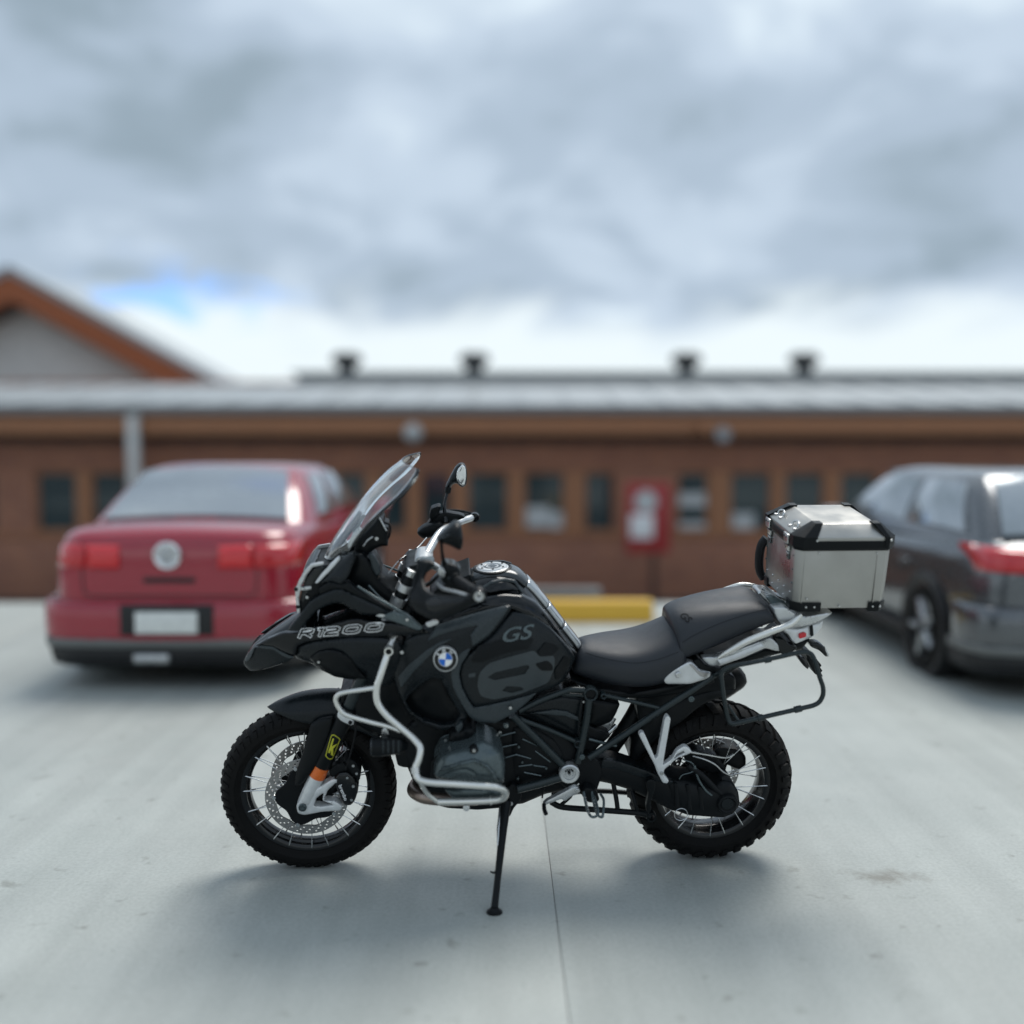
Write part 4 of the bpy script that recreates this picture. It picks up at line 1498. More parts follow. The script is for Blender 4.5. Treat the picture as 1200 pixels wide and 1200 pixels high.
# hand guards
hg = empty('hand_guard', bike)
gl = [P(*p) for p in [(561, 698, .472), (553, 703, .472), (541, 710, .465), (527, 717, .450), (512, 722, .425), (499, 719, .395), (489, 709, .360), (485, 695, .325), (487, 678, .285), (491, 664, .25)]]
gl = catmull(gl, 5)
V, Fc = tube_geo(gl, [0.0150 for i in range(len(gl))], 14, flat=0.5)
mesh_obj('guard_bar', V, Fc, 'black_plastic', hg, 45)
yh_ = [(491, 656, .25), (486, 682, .30), (478, 700, .335), (484, 715, .365), (500, 724, .40), (520, 722, .435), (540, 715, .46), (560, 702, .475), (550, 697, .468), (520, 698, .425), (499, 690, .35), (497, 678, .30), (508, 660, .265)]
_, s_g = panel('guard_shell', hg, [(490, 657), (497, 655.5), (506, 657), (510, 661), (502, 667), (497, 678), (499, 690), (507, 696.5), (522, 699), (540, 698.5), (553, 696), (563, 702), (553, 708), (540, 715), (520, 722.5), (502, 725), (487, 717), (479, 706), (479, 698), (485, 682)],
               yh_, 'black_plastic', bulge=0.012, edge=0.006, er=4, depth=0.006, grid=4)
panel('guard_insert', hg, [(498, 706), (504, 700.5), (520, 702.5), (538, 702), (549, 700), (540, 707), (526, 713.5), (512, 718), (502, 716)], lambda q: s_g(q) + 0.003, 'black_gloss', edge=0.002, er=1.5, depth=0.006, rc=2, grid=4)
fhg = empty('hand_guard', bike)
gl = [P(*p) for p in [(555, 606, -.475), (549, 603, -.478), (538, 600.5, -.465), (524, 600, -.44), (512, 604, -.40), (503, 612, -.34), (500, 620, -.28)]]
V, Fc = tube_geo(catmull(gl, 5), 0.012, 10, flat=0.5)
mesh_obj('guard_bar', V, Fc, 'black_plastic', fhg, 45)
panel('guard_shell', fhg, [(500, 616), (505, 607), (516, 601), (534, 601), (548, 605), (540, 610), (524, 613), (508, 622)], [(500, 616, -.32), (516, 602, -.42), (548, 605, -.475), (524, 613, -.43)], 'black_gloss', edge=0.004, er=2, depth=0.004, grid=4)

# mirrors
mr = empty('mirror', bike)
panel('mirror_shell', mr, [(511.5, 633), (516, 627), (525, 618), (533, 611.5), (538, 612.5), (541, 617), (543, 632), (541.5, 643), (538, 645), (527, 639), (514, 635)],
      [(512, 633, .318), (533, 612, .315), (543, 632, .350), (538, 645, .345), (528, 628, .355)], 'black_plastic', bulge=0.012, edge=0.010, er=5, depth=0.03, grid=4)
panel('mirror_crease', mr, [(512.5, 632.6), (524, 627.5), (533, 626.5), (524, 629), (513.5, 633.6)], [(512, 633, .333), (533, 626, .376), (524, 628, .372)], 'graphite_light', edge=0.0, depth=0.003, rc=1, grid=3)
tube('mirror_stem', mr, [(521.5, 664, .27), (519, 654, .29), (517.5, 642, .32), (517, 634, .335)], [.010, .006, .005, .006], 'black_plastic', 4, 10)
fm = empty('mirror', bike)
panel('mirror_shell', fm, [(521, 572), (524, 566), (529, 556), (534, 547), (539, 543), (544, 543.5), (547, 550), (547.5, 560), (546, 569), (541, 571.5), (535, 566), (530, 568), (528, 573)],
      -.345, 'graphite_matte', bulge=0.012, edge=0.010, er=5, depth=0.02, grid=4)
panel('mirror_glass', fm, [(541, 545), (544.5, 546), (546.3, 553), (546, 562), (544, 568.5), (540.5, 569), (536, 564.5), (534.6, 558), (536.5, 550)], -.322, 'mirror', edge=0.002, er=1.2, depth=0.004, rc=3, grid=3)
tube('mirror_stem', fm, [(525.5, 571, -.335), (524.5, 578, -.33)], [.013, .011], 'black_plastic', 1, 12)
tube('mirror_stem', fm, [(524.5, 577, -.33), (521.5, 588, -.31), (521, 597, -.29), (522.5, 612, -.27)], [.006, .006, .007, .011], 'black_gloss', 4, 12)

# ---- tank ---------------------------------------------------------
tank = loft('fuel_tank', bike, [
    [(538, 682, 0), (538, 692, .07), (534, 706, .12), (530, 722, .150), (530, 750, .16)],
    [(548, 673, 0), (547, 684.5, .075), (545, 701, .125), (542, 716, .155), (542, 760, .17)],
    [(562, 667, 0), (560, 678, .080), (560, 696, .130), (560, 711, .160), (560, 780, .18)],
    [(579, 664.5, 0), (577, 675, .082), (579, 692, .130), (580, 708, .160), (580, 790, .18)],
    [(597, 665.5, 0), (596, 674.5, .080), (600, 691, .125), (602, 707, .155), (600, 790, .18)],
    [(612, 672, 0), (611, 683, .074), (616, 697, .118), (618, 712, .148), (620, 790, .17)],
    [(628, 688, 0), (626, 698, .066), (630, 710, .108), (633, 722, .138), (635, 790, .16)],
    [(644, 708, 0), (640, 716, .060), (643, 727, .100), (646, 738, .128), (650, 790, .15)],
    [(660, 729, 0), (655, 736, .054), (657, 747, .092), (659, 757, .115), (660, 792, .13)],
    [(674, 747, 0), (669, 753, .050), (669, 763, .080), (668, 772, .095), (667, 793, .11)],
    [(681, 757, 0), (677, 762, .045), (675, 770, .070), (672, 779, .080), (670, 795, .09)]], 'black_gloss', sub=2)


def tank_strip(name, stations, w, lift, m):
    V, Fc = [], []
    pts = catmull([P(x, y, 0) for x, y in stations], 4)
    n = 7
    for i, p in enumerate(pts):
        a, b = pts[max(0, i - 1)], pts[min(len(pts) - 1, i + 1)]
        d = (b - a).normalized()
        nrm = Vector((-d.z, 0, d.x))
        if nrm.z < 0:
            nrm = -nrm
        ww = w[0] + (w[1] - w[0]) * i / (len(pts) - 1)
        for k in range(n):
            u = -1 + 2 * k / (n - 1)
            V.append(p + nrm * (lift - 0.010 * abs(u) ** 2.2 - (0.006 if abs(u) == 1 else 0)) + Vector((0, ww * u, 0)))
    for i in range(len(pts) - 1):
        for k in range(n - 1):
            Fc.append((i * n + k, i * n + k + 1, (i + 1) * n + k + 1, (i + 1) * n + k))
    o = mesh_obj(name, V, Fc, m, tank, 40)
    sd = o.modifiers.new('t', 'SOLIDIFY')
    sd.thickness = 0.012
    sd.offset = -1
    return o


tank_strip('tank_cover', [(548, 673), (562, 667), (579, 664.5), (597, 665.5), (608, 669.5), (617, 677)], (.070, .078), 0.006, 'graphite_gloss')
tank_strip('tank_cover', [(617.5, 677.5), (627, 687), (637, 699), (641.5, 705)], (.062, .052), 0.008, 'tank_cover')
tank_strip('tank_cover', [(642, 705.6), (650, 716), (660, 729)], (.052, .046), 0.008, 'tank_cover')
tank_strip('tank_cover', [(660.5, 729.7), (668, 739), (675, 748), (679, 754)], (.046, .040), 0.008, 'tank_cover')
capc = P(577, 667.5, 0)
cap_z = Vector((0.06, 0, 1)).normalized()
cap = mesh_obj('filler_cap', *lathe_geo([(0, 0.010), (0.022, 0.010), (0.026, 0.006), (0.030, 0.006), (0.034, 0.010), (0.050, 0.010), (0.054, 0.006), (0.058, 0.005), (0.060, -0.004), (0.060, -0.02), (0, -0.02)],
                                        (0, 0, 0), 40, 'Z'), 'silver_satin', tank, 30)
cap.matrix_local = Matrix.Translation(capc + Vector((0, 0, 0.0045))) @ cap_z.to_track_quat('Z', 'Y').to_matrix().to_4x4()
mesh_obj('cap_ring', *lathe_geo([(0.060, 0.004), (0.064, 0.006), (0.070, 0.004), (0.071, -0.01), (0.060, -0.01)], (0, 0, 0), 40, 'Z', True), 'black_plastic', cap, 30)
for k in range(6):
    an = k * math.pi / 3
    mesh_obj('cap_bolt', *lathe_geo([(0, 0.013), (0.003, 0.013), (0.004, 0.011), (0.004, 0.005)], (0.043 * math.cos(an), 0.043 * math.sin(an), 0), 10, 'Z'), 'engine_black', cap, 30)

# ignition / instrument carrier in front of the tank
panel('ignition_panel', bike, [(503, 700), (512, 690), (530, 680), (545, 675), (552, 672), (552, 690), (530, 715), (508, 730)], 0.10, 'black_plastic', edge=0.01, er=5, depth=0.2, grid=6)
panel('tank_band', tank, [(503, 737), (516, 726), (534, 716), (548, 708), (570, 699), (592, 695.5), (612, 697.5), (628, 706), (644, 723), (658, 743), (670, 760), (677, 765), (674, 775), (668, 779),
                          (656, 765), (642, 743), (628, 728), (612, 719), (598, 713), (576, 714), (545, 723), (515, 734)],
      [(503, 737, .205), (548, 708, .170), (592, 696, .160), (628, 706, .140), (658, 743, .115), (674, 770, .09), (642, 743, .160), (612, 719, .185), (576, 714, .195)], 'black_gloss', bulge=0.006, edge=0.006, er=3.5, depth=0.03, grid=5, mirror=True)
panel('tank_air_intake', tank, [(566, 689), (574, 683.5), (592, 680.5), (600, 681), (606, 686), (609, 692.5), (600, 691), (586, 692), (572, 695)], [(566, 689, .135), (592, 681, .115), (606, 688, .112), (586, 692, .150)], 'black_gloss', edge=0.004, er=2, depth=0.03, grid=4, mirror=True)
panel('intake_lip', tank, [(566, 688), (576, 681), (594, 678), (604, 680), (613, 694), (610, 694), (602, 683), (592, 681.5), (576, 684.5), (568, 690)], [(566, 689, .138), (594, 679, .114), (611, 694, .118)], 'graphite_light', edge=0.002, er=1, depth=0.008, rc=1.5, grid=4, mirror=True)

# main fairing flank
yf_ = [(476, 748, .200), (515, 730, .210), (560, 716, .205), (597, 709, .195), (600, 715, .200), (573, 747, .228), (545, 768, .240), (531, 792, .244), (548, 838, .236), (515, 852, .205), (480, 834, .178), (462, 800, .158), (500, 780, .225), (520, 815, .225)]
flank, s_f = panel('side_fairing', bike, [(474, 750), (488, 741), (515, 731), (545, 721.5), (575, 712.5), (593, 708.5), (598.5, 709), (600, 713), (590, 728), (575, 746), (556, 759), (546, 766), (538, 778), (533, 792),
                                          (537, 812), (549, 838), (540, 853), (516, 856), (494, 847), (478, 834), (466, 812), (460, 790), (464, 770)],
                   yf_, 'graphite_matte', bulge=0.006, edge=0.010, er=6, depth=0.05, grid=5, mirror=True,
                   holes=[[(475, 822), (480, 814), (497, 800), (508, 794), (517, 797), (523, 808), (532, 825), (540, 838), (532, 848), (518, 850), (498, 844), (483, 834)]])
panel('fairing_wing_upper', flank, [(512, 733), (545, 722.5), (575, 713.5), (593, 709.5), (597.5, 711), (588, 725), (573, 744), (554, 758), (551, 744), (560, 733), (535, 738), (516, 744), (500, 752)],
      lambda q: s_f(q) + 0.007, 'graphite_light', edge=0.004, er=3, depth=0.008, rc=3, grid=5)
panel('fairing_recess', flank, [(468, 822), (478, 808), (497, 792), (510, 786), (522, 790), (530, 806), (540, 828), (544, 842), (532, 854), (514, 856), (494, 850), (476, 838)], lambda q: s_f(q) - 0.034, 'black_plastic', edge=0.003, er=2.5, depth=0.010, rc=4, grid=6)
panel('fairing_blade', flank, [(466, 794), (480, 778), (500, 762), (516, 752), (530, 748), (516, 758), (500, 772), (484, 788), (470, 806)], lambda q: s_f(q) + 0.005, 'graphite_light', edge=0.002, er=2.5, depth=0.006, rc=2, grid=5)
panel('lower_trim', bike, [(553, 757), (548, 768), (541, 778), (538, 790), (541, 805), (548, 819), (555, 829.5), (574, 826), (600, 820), (618, 815), (630, 811), (618, 823), (602, 836), (580, 847.5), (560, 846), (550, 840), (540, 824), (531, 806),
                             (528, 790), (531, 777), (538, 766)],
      [(553, 757, .236), (531, 790, .252), (550, 840, .246), (580, 847, .238), (630, 811, .205), (555, 829, .244), (600, 822, .228)], 'graphite_light', edge=0.005, er=3, depth=0.03, grid=5, mirror=True)
bolt(bike, 598, 829, 0.238, 0.006, 'steel')
yt = [(598, 717, .195), (628, 724, .178), (660, 753, .150), (676, 769, .125), (660, 799, .160), (600, 820, .225), (555, 829, .240), (540, 792, .238), (560, 757, .230), (600, 770, .228), (640, 780, .200)]
tp, s_t = panel('tank_side_panel', bike, [(600, 716.5), (612, 717.5), (628, 723), (645, 735.5), (660, 752), (671, 765), (674, 771), (668, 786), (660, 799), (648, 806), (622, 814), (598, 820.5), (574, 826), (556, 829.5), (548, 819),
                                          (541, 805), (538, 790), (541, 778), (549, 767), (560, 757), (576, 745), (590, 728)], yt, 'graphite_matte', bulge=0.010, edge=0.008, er=5, depth=0.04, grid=5, mirror=True)
for pl in ([(559, 803), (562, 788), (573, 777), (600, 769), (626, 762), (632, 770), (650, 768), (650, 782), (643, 800), (608, 814), (578, 820), (563, 816)],):
    decal('camouflage_print', tp, pl, s_t, 'decal_grey', 0.0028, rc=5, grid=5,
          holes=[[(572 + 0, 0), (1, 0), (1, 1)]][:0] + [[(570 + 1, 789 + 5), (571 + 9, 788), (618, 779), (621, 781), (615, 790), (580, 797)], [(588, 813.5 - 4), (594, 804), (611, 805), (614, 808), (600, 812)]])
decal('camouflage_print', tp, [(549, 790), (557, 788), (557, 793), (549, 794)], s_t, 'decal_grey', 0.0028, rc=1, grid=4)
decal('camouflage_print', tp, [(560, 757), (586, 750), (600, 752), (626, 748), (620, 760), (590, 766), (566, 776), (552, 776)], s_t, 'black_plastic', 0.0048, rc=3, grid=5)
decal('camouflage_print', tp, [(630, 764), (640, 752), (652, 756), (656, 760), (646, 769), (634, 768)], s_t, 'black_plastic', 0.0048, rc=3, grid=5)
decal('camouflage_print', tp, [(627, 778), (642, 774), (648, 780), (648, 786), (634, 786)], s_t, 'black_plastic', 0.0048, rc=3, grid=5)
decal('camouflage_print', tp, [(650, 786), (662, 768), (670, 772), (662, 790), (652, 798)], s_t, 'black_plastic', 0.0048, rc=3, grid=5)
lettering('model_lettering', tp, 'GS', 585.5, 753.5, 16.0, 'engine_grey', s_t, 0.001, angle=9, shear=0.40, sx=1.35, bold=0.015, depth=0.0045)

# round badge
bc = (522, 772.8)
badge = empty('badge', bike)
ybd = 0.014 + float(max(s_f([(bc[0] + 15 * math.cos(a), bc[1] + 15 * math.sin(a)) for a in np.linspace(0, 6.28, 24)]))) + 0.004


def ring_pts(r, n=36):
    return [(bc[0] + r * 0.985 * math.cos(2 * math.pi * k / n), bc[1] + r * math.sin(2 * math.pi * k / n)) for k in range(n)]


panel('badge_rim', badge, ring_pts(14.6), ybd, 'silver_satin', edge=0.002, er=1.0, depth=0.016, rc=0, grid=5)
panel('badge_ring', badge, ring_pts(13.2), ybd + 0.0012, 'black_gloss', edge=0.001, er=0.8, depth=0.002, rc=0, grid=5)
panel('badge_inner_rim', badge, ring_pts(8.6), ybd + 0.0020, 'silver_satin', edge=0.0006, er=0.6, depth=0.002, rc=0, grid=5)
for q4, m4 in enumerate(('white_print', 'blue_print', 'white_print', 'blue_print')):
    a0 = q4 * math.pi / 2 + R(5)
    panel('badge_quarter', badge, [bc] + [(bc[0] + 7.7 * math.cos(a0 + math.pi / 2 * k / 8), bc[1] + 7.7 * math.sin(a0 + math.pi / 2 * k / 8)) for k in range(9)], ybd + 0.0030, m4, edge=0.0, depth=0.001, rc=0, grid=3)
for ch, an in (('B', 142), ('M', 97), ('W', 52)):
    cx, cy = bc[0] + 8.9 * math.cos(R(an)), bc[1] - 8.9 * math.sin(R(an))
    ux, uy = math.cos(R(an - 90)), math.sin(R(an - 90))
    wdt = 2.0 if ch == 'B' else 2.6
    lettering('badge_letter', badge, ch, cx - ux * wdt, cy + uy * wdt, 3.6, 'white_print', const(ybd + 0.002), 0.0006, angle=an - 90, sx=1.0, bold=0.01)

# ---- seats --------------------------------------------------------
seat = loft('rider_seat', bike, [
    [(681, 753, 0), (679, 759, .040), (675, 768, .068), (670, 780, .082), (668, 792, .075)],
    [(686, 749.5, 0), (684, 756, .045), (681, 767, .085), (677, 783, .100), (676, 797, .090)],
    [(702, 749, 0), (701, 757, .060), (699, 768.5, .112), (697, 788, .128), (697, 805, .115)],
    [(722, 747.5, 0), (722, 758, .080), (720, 772.5, .145), (719, 793, .160), (719, 811, .140)],
    [(747, 743.5, 0), (747, 757, .090), (745, 775, .162), (745, 796, .175), (745, 814, .150)],
    [(770, 734.5, 0), (771, 749, .092), (770, 771, .166), (770, 794, .178), (768, 813, .150)],
    [(787, 724, 0), (790, 740, .092), (794, 762, .165), (795, 783, .176), (790, 806, .150)],
    [(802, 716, 0), (806, 732, .09), (812, 754, .160), (812, 772, .17), (806, 797, .145)]], 'seat_vinyl', sub=3)
pil = loft('pillion_seat', bike, [
    [(778, 718, 0), (785, 731, .080), (795, 754, .146), (793, 769, .158), (799, 776, .140)],
    [(782, 711, 0), (788, 724, .085), (798, 750, .153), (797, 766, .166), (803, 778, .150)],
    [(800, 705, 0), (806, 717, .090), (815, 741, .158), (816, 757, .168), (822, 774, .150)],
    [(835, 700.5, 0), (838, 709, .090), (845, 728, .155), (847, 744, .164), (851, 761, .148)],
    [(868, 697.5, 0), (871, 704, .085), (878, 717.5, .148), (881, 730, .157), (885, 745, .142)],
    [(892, 699, 0), (894, 704, .082), (900, 713, .140), (905, 723, .150), (908, 735, .134)],
    [(902, 710, 0), (903, 713, .075), (906, 719, .125), (910, 726, .132), (911, 734, .120)]], 'seat_vinyl', sub=3)


def seam(name, parent, pts):
    return tube(name, parent, pts, 0.0011, 'rubber', 6, 5)


seam('seam', seat, [(686, 765, .098), (702, 770, .128), (720, 774, .156), (745, 777, .173), (770, 773, .178), (795, 764, .176)])
seam('seam', pil, [(799, 753, .164), (816, 743, .167), (845, 730, .164), (878, 719, .157), (899, 714, .150)])
lettering('seat_lettering', pil, 'GS', 795, 721.5, 8.0, 'rubber', surf_of(pil), -0.001, angle=-38, shear=0.3, sx=1.0, bold=0.012, depth=0.003)

# ---- tail ---------------------------------------------------------
tube('grab_rail', bike, [(842, 771, .168), (853, 764, .176), (875, 751.5, .182), (897, 742.5, .178), (920, 734, .170), (930, 728.5, .160), (938, 720, .150)], [.007, .0105, .0125, .0125, .0115, .0115, .011], 'silver_paint', 5, 12)
tube('grab_rail', bike, [(838, 696, -.176), (853, 690, -.182), (868, 685.5, -.182), (880, 686.5, -.178), (893, 690, -.170), (906, 695, -.155)], .0105, 'silver_paint', 5, 12)
panel('tail_trim', bike, [(822, 771), (829, 770), (838, 770.5), (866, 761), (893, 751), (903, 747), (912, 755), (919, 763), (908, 762.5), (897, 759), (870, 771), (843, 780.5), (831, 779.5)],
      [(822, 771, .160), (893, 751, .165), (919, 763, .140), (843, 780, .170)], 'silver_satin', edge=0.004, er=2.5, depth=0.03, grid=4, mirror=True)
panel('tail_trim_insert', bike, [(840, 772.5), (866, 763.5), (892, 753.5), (896, 757.5), (869, 769), (844, 778.5)], [(840, 772, .169), (893, 753, .171), (844, 778, .176)], 'alloy_white', edge=0.002, er=1.5, depth=0.006, rc=1.5, grid=4, mirror=True)
lockp, s_l = panel('lock_panel', bike, [(780, 801.5), (777.5, 797), (783, 790), (790, 784.5), (808, 775), (813, 777), (820, 785), (834, 787.5), (832, 793), (826, 796), (808, 801.5)],
                   [(780, 800, .172), (808, 775, .166), (834, 788, .160), (808, 800, .180)], 'silver_satin', edge=0.004, er=2.5, depth=0.03, grid=4, mirror=True)
panel('lock_panel_facet', lockp, [(807, 778), (811, 777.5), (819, 786), (831, 788.5), (826, 794), (820, 792)], lambda q: s_l(q) + 0.002, 'disc_steel', edge=0.0015, er=1.2, depth=0.004, rc=1.5, grid=4)
plathe('key_lock', lockp, 794.6, 790.5, .179, [(0, .004), (.0015, .004), (.0015, .007), (.009, .007), (.011, .005), (.011, -.006), (0, -.006)], 'steel', 20)
panel('tail_bracket', bike, [(812, 774), (820, 772), (826, 779), (838, 782), (852, 784), (838, 789), (822, 787), (815, 780)], 0.155, 'black_plastic', edge=0.004, er=2, depth=0.05, grid=4, mirror=True)
panel('tail_underside', bike, [(832, 780), (870, 772), (898, 760), (918, 764), (930, 754), (950, 748), (940, 760), (905, 768), (872, 778), (850, 792), (836, 790)], 0.12, 'black_plastic', edge=0.01, er=4, depth=0.24, grid=6)
panel('tail_bracket', bike, [(907, 745), (913, 741), (926, 756), (935, 758), (932, 762), (918, 768), (914, 765)], 0.148, 'black_gloss', edge=0.003, er=2, depth=0.04, grid=4)
tl = empty('tail_light', bike)
panel('tail_housing', tl, [(914, 738), (921, 735), (935, 737), (952, 732), (965, 726.5), (963.5, 735), (953, 746), (941, 751), (932, 754.5), (928, 752), (924, 744)], [(914, 738, .135), (952, 732, .110), (932, 754, .130), (964, 730, .085)], 'alloy_white', bulge=0.004, edge=0.006, er=3, depth=0.16, grid=4)
panel('reflector', tl, [(936.5, 743.5), (942, 741.2), (945, 742), (944.6, 746.5), (937, 748.6)], .138, 'red_lens', edge=0.001, er=1, depth=0.008, rc=1, grid=3)
panel('light_seam', tl, [(949.5, 734.5), (952.5, 733), (953.5, 744.5), (950.5, 746)], .125, 'black_plastic', edge=0.001, er=0.8, depth=0.008, rc=0.6, grid=3)
panel('luggage_rack', bike, [(907, 712), (914, 712), (922, 712), (936, 722), (947, 722), (976, 717), (971, 722), (955, 730), (938, 734.5), (920, 736.5), (911, 727), (906, 717)], [(907, 712, .12), (922, 712, .14), (947, 722, .15), (976, 717, .15), (920, 736, .14)], 'silver_satin',
      edge=0.004, er=2, depth=0.26, grid=5)
rack = empty('case_mount', bike)
tube('mount_tube', rack, [(890, 694, .06), (900, 704, .06), (912, 716, .07), (934, 727, .10), (968, 720, .13)], .007, 'steel', 4, 10)
tube('mount_tube', rack, [(893, 689, -.04), (905, 697, -.03), (920, 704, -.02)], .006, 'steel', 4, 10)
plathe('mount_knob', rack, 914, 710, .06, [(0, .012), (.012, .012), (.015, .008), (.015, -.010), (0, -.010)], 'engine_grey', 18)
panel('mount_plate', rack, [(897, 700), (905, 698), (922, 707), (931, 718), (925, 722), (908, 714)], .075, 'engine_grey', edge=0.003, er=1.5, depth=0.02, grid=4)
for s_, pts in ((.125, [(948, 753), (958, 752), (966, 757), (971, 768), (968, 770), (960, 762), (950, 758)]), (.10, [(934, 770), (941, 768), (948, 780), (947, 785), (941, 780)])):
    ind = empty('indicator', bike)
    panel('indicator_body', ind, pts, s_, 'black_gloss', bulge=0.006, edge=0.005, er=2.5, depth=0.03, grid=3)
    if s_ > .12:
        panel('indicator_trim', ind, [(966.5, 757.5), (971.8, 767), (970.5, 770.2), (967.5, 764)], s_ + .002, 'silver_satin', edge=0.001, er=0.8, depth=0.006, rc=0.8, grid=3)
panel('plate_holder', bike, [(944, 764), (952, 766), (960, 776), (963, 780), (961, 782), (964, 786), (962, 788), (964.5, 793), (960, 792), (955, 790), (949, 780), (946, 772)], .09, 'black_plastic', edge=0.003, er=1.5, depth=0.18, rc=0.8, grid=4)
# pannier frame
pf = empty('pannier_frame', bike)
tube('frame_loop', pf, [(846, 800, .215), (846, 788, .215), (856, 781.5, .225), (880, 776.5, .235), (910, 770.5, .235), (938, 764.5, .230), (950, 766, .228), (955.5, 776, .230), (960, 792, .235), (964.5, 806, .235), (963.5, 817, .235), (956, 825.5, .235),
                           (935, 831, .235), (900, 839, .235), (872, 845.5, .235), (858, 848, .232), (853.5, 842, .225), (849.5, 825, .220)], .0085, 'frame_paint', 5, 10, closed=True)
for (x0, y0, x1, y1) in ((896, 773.5, 903, 772), (931, 832, 939, 830), (888, 842, 894, 840.5)):
    tube('loop_clamp', pf, [(x0, y0, .235), (x1, y1, .235)], .0125, 'frame_paint', 1, 10)
tube('frame_stay', pf, [(853, 826, .215), (862, 840, .22), (866, 846, .228)], .005, 'frame_paint', 3, 8)
tube('frame_stay', pf, [(855, 783, .225), (840, 790, .17), (832, 793, .12)], .008, 'frame_paint', 3, 8)
mufl = tube('muffler', bike, [(745, 878, -.16), (775, 856, -.20), (815, 824, -.22), (850, 800, -.22), (862, 793, -.22), (868, 789, -.22), (871, 787, -.22)], [.028, .05, .056, .056, .053, .042, .015], 'engine_black', 4, 24)

# ---- rear frame ---------------------------------------------------
fr = empty('rear_frame', bike)
YF = .165
for pts, r in (([(600, 838, .20), (631, 868, .185), (663, 900, .175)], .0145), ([(602, 840, .195), (640, 854, .18), (673, 868, YF)], .0085),
               ([(608, 833, .19), (630, 822, .18), (652, 813.5, YF), (668, 808.5, YF), (685, 808.5, YF)], .0105),
               ([(690.5, 818, YF), (687, 845, YF), (682, 870, YF), (677, 894, .172)], .0135), ([(690, 888, .175), (730, 862, .172), (776, 831, .165), (818, 804, .155), (850, 782, .14)], .0120),
               ([(710, 815, .158), (745, 823, .16), (778, 831, .16)], .0075), ([(606, 925, .20), (630, 919, .19), (657, 911, .18)], .0150), ([(650, 812, .155), (668, 814, .155), (688, 815, .155)], .007)):
    tube('frame_tube', fr, pts, r, 'frame_paint', 4, 12, mirror=True)
for (x, y, r0, r1) in ((692, 813, .026, .019), (677, 871, .015, .010), (707, 815, .011, .005)):
    plathe('frame_node', fr, x, y, YF, [(r0, .010), (r0, -.02), (r1, -.02), (r1, .010), ((r0 + r1) / 2, .013)], 'frame_paint', 24, closed=True)
    plathe('node_plug', fr, x, y, YF, [(0, .003), (r1, .003), (r1, -.018), (0, -.018)], 'black_plastic', 20)
for (x, y, yy, r) in ((682, 887, .195, .010), (810, 819, .16, .011), (593, 850, .20, .010), (684, 822, .15, .005), (586, 858, .17, .006), (594, 850, .2, .005)):
    bolt(fr, x, y, yy, r, 'engine_grey' if r > .006 else 'steel')
panel('pivot_plate', fr, [(652, 906), (660, 895), (674, 888), (692, 884), (704, 893), (706, 908), (701, 921), (697, 935), (690, 938), (681, 930), (668, 927), (656, 918)], .165, 'engine_black', edge=0.006, er=3, depth=0.05, grid=5, mirror=True)
plathe('pivot_cap', fr, 667, 906, .185, [(0, .004), (.004, .004), (.006, .008), (.012, .008), (.016, .003), (.021, .003), (.023, .010), (.033, .012), (.037, .008), (.037, -.02), (0, -.02)], 'silver_satin', 36)
for k in range(5):
    an = R(35 + 28 * k)
    bolt(fr, 667 + 5.2 * math.cos(an), 906 - 5.2 * math.sin(an), .190, .0025, 'engine_black')
plathe('cap_centre', fr, 667, 905.5, .196, [(0, .002), (.005, .002), (.006, 0), (.006, -.006)], 'engine_black', 12)

# foot controls
gl_ = empty('gear_lever', bike)
panel('lever_arm', gl_, [(636, 944), (640, 939), (672, 922.5), (677, 922), (680, 926), (677, 930), (668, 934), (662, 939), (658, 936), (640, 943)], .225, 'silver_satin', edge=0.003, er=2, depth=0.02, grid=4)
tube('lever_toe', gl_, [(637.5, 943, .23), (638, 949, .26), (640, 954, .28)], .0075, 'rubber', 2, 10)
bolt(gl_, 676.5, 926.5, .228, .009, 'steel')
tube('linkage', gl_, [(661, 936, .22), (668, 930, .2), (678, 918, .18)], .004, 'steel', 2, 8)
tube('linkage', gl_, [(638, 922, .18), (636, 930, .18), (635.5, 935, .18)], .003, 'engine_black', 2, 8)
pg = empty('foot_peg', bike)
for off in (0, 9.5):
    tube('peg_bar', pg, [(684 + off, 928, .215), (687 + off, 944, .26), (691 + off, 955, .30), (696 + off, 957.5, .31), (701 + off * .6, 953, .30), (698 + off, 938, .25), (694 + off, 930, .22)], .0048, 'engine_grey', 5, 8)
    for k in range(6):
        t = k / 5
        bolt(pg, 686 + off + 4 * t, 934 + 18 * t, .235 + .06 * t, .0028, 'steel', 'peg_stud')
panel('peg_hinge', pg, [(681, 931), (686, 923), (697, 926), (703, 936), (699, 941), (688, 940)], .215, 'engine_black', edge=0.003, er=2, depth=0.04, grid=4)
ph = empty('passenger_peg_hanger', bike)
panel('hanger', ph, [(748.5, 861), (751.5, 857.5), (755, 859), (768, 889), (770.5, 887), (779, 842), (782, 838), (786, 842), (778, 888), (777, 897), (788, 889), (793, 880), (801, 874.5), (806, 875.5), (811, 881), (807, 883.5), (794, 888), (778, 902),
                       (778, 908), (784, 915), (782, 918), (777, 917.5), (771, 907), (767, 896)], .200, 'alloy_white', edge=0.003, er=2, depth=0.022, rc=2, grid=4, holes=[[(789, 890), (793, 884), (801, 880), (803, 882), (795, 886)]])
bolt(ph, 775.5, 906, .203, .007, 'steel')
tube('peg_stay', ph, [(806, 881, .19), (828, 884.5, .15), (850, 888, .11), (860, 884, .09)], [.004, .005, .004, .004], 'steel', 4, 8)
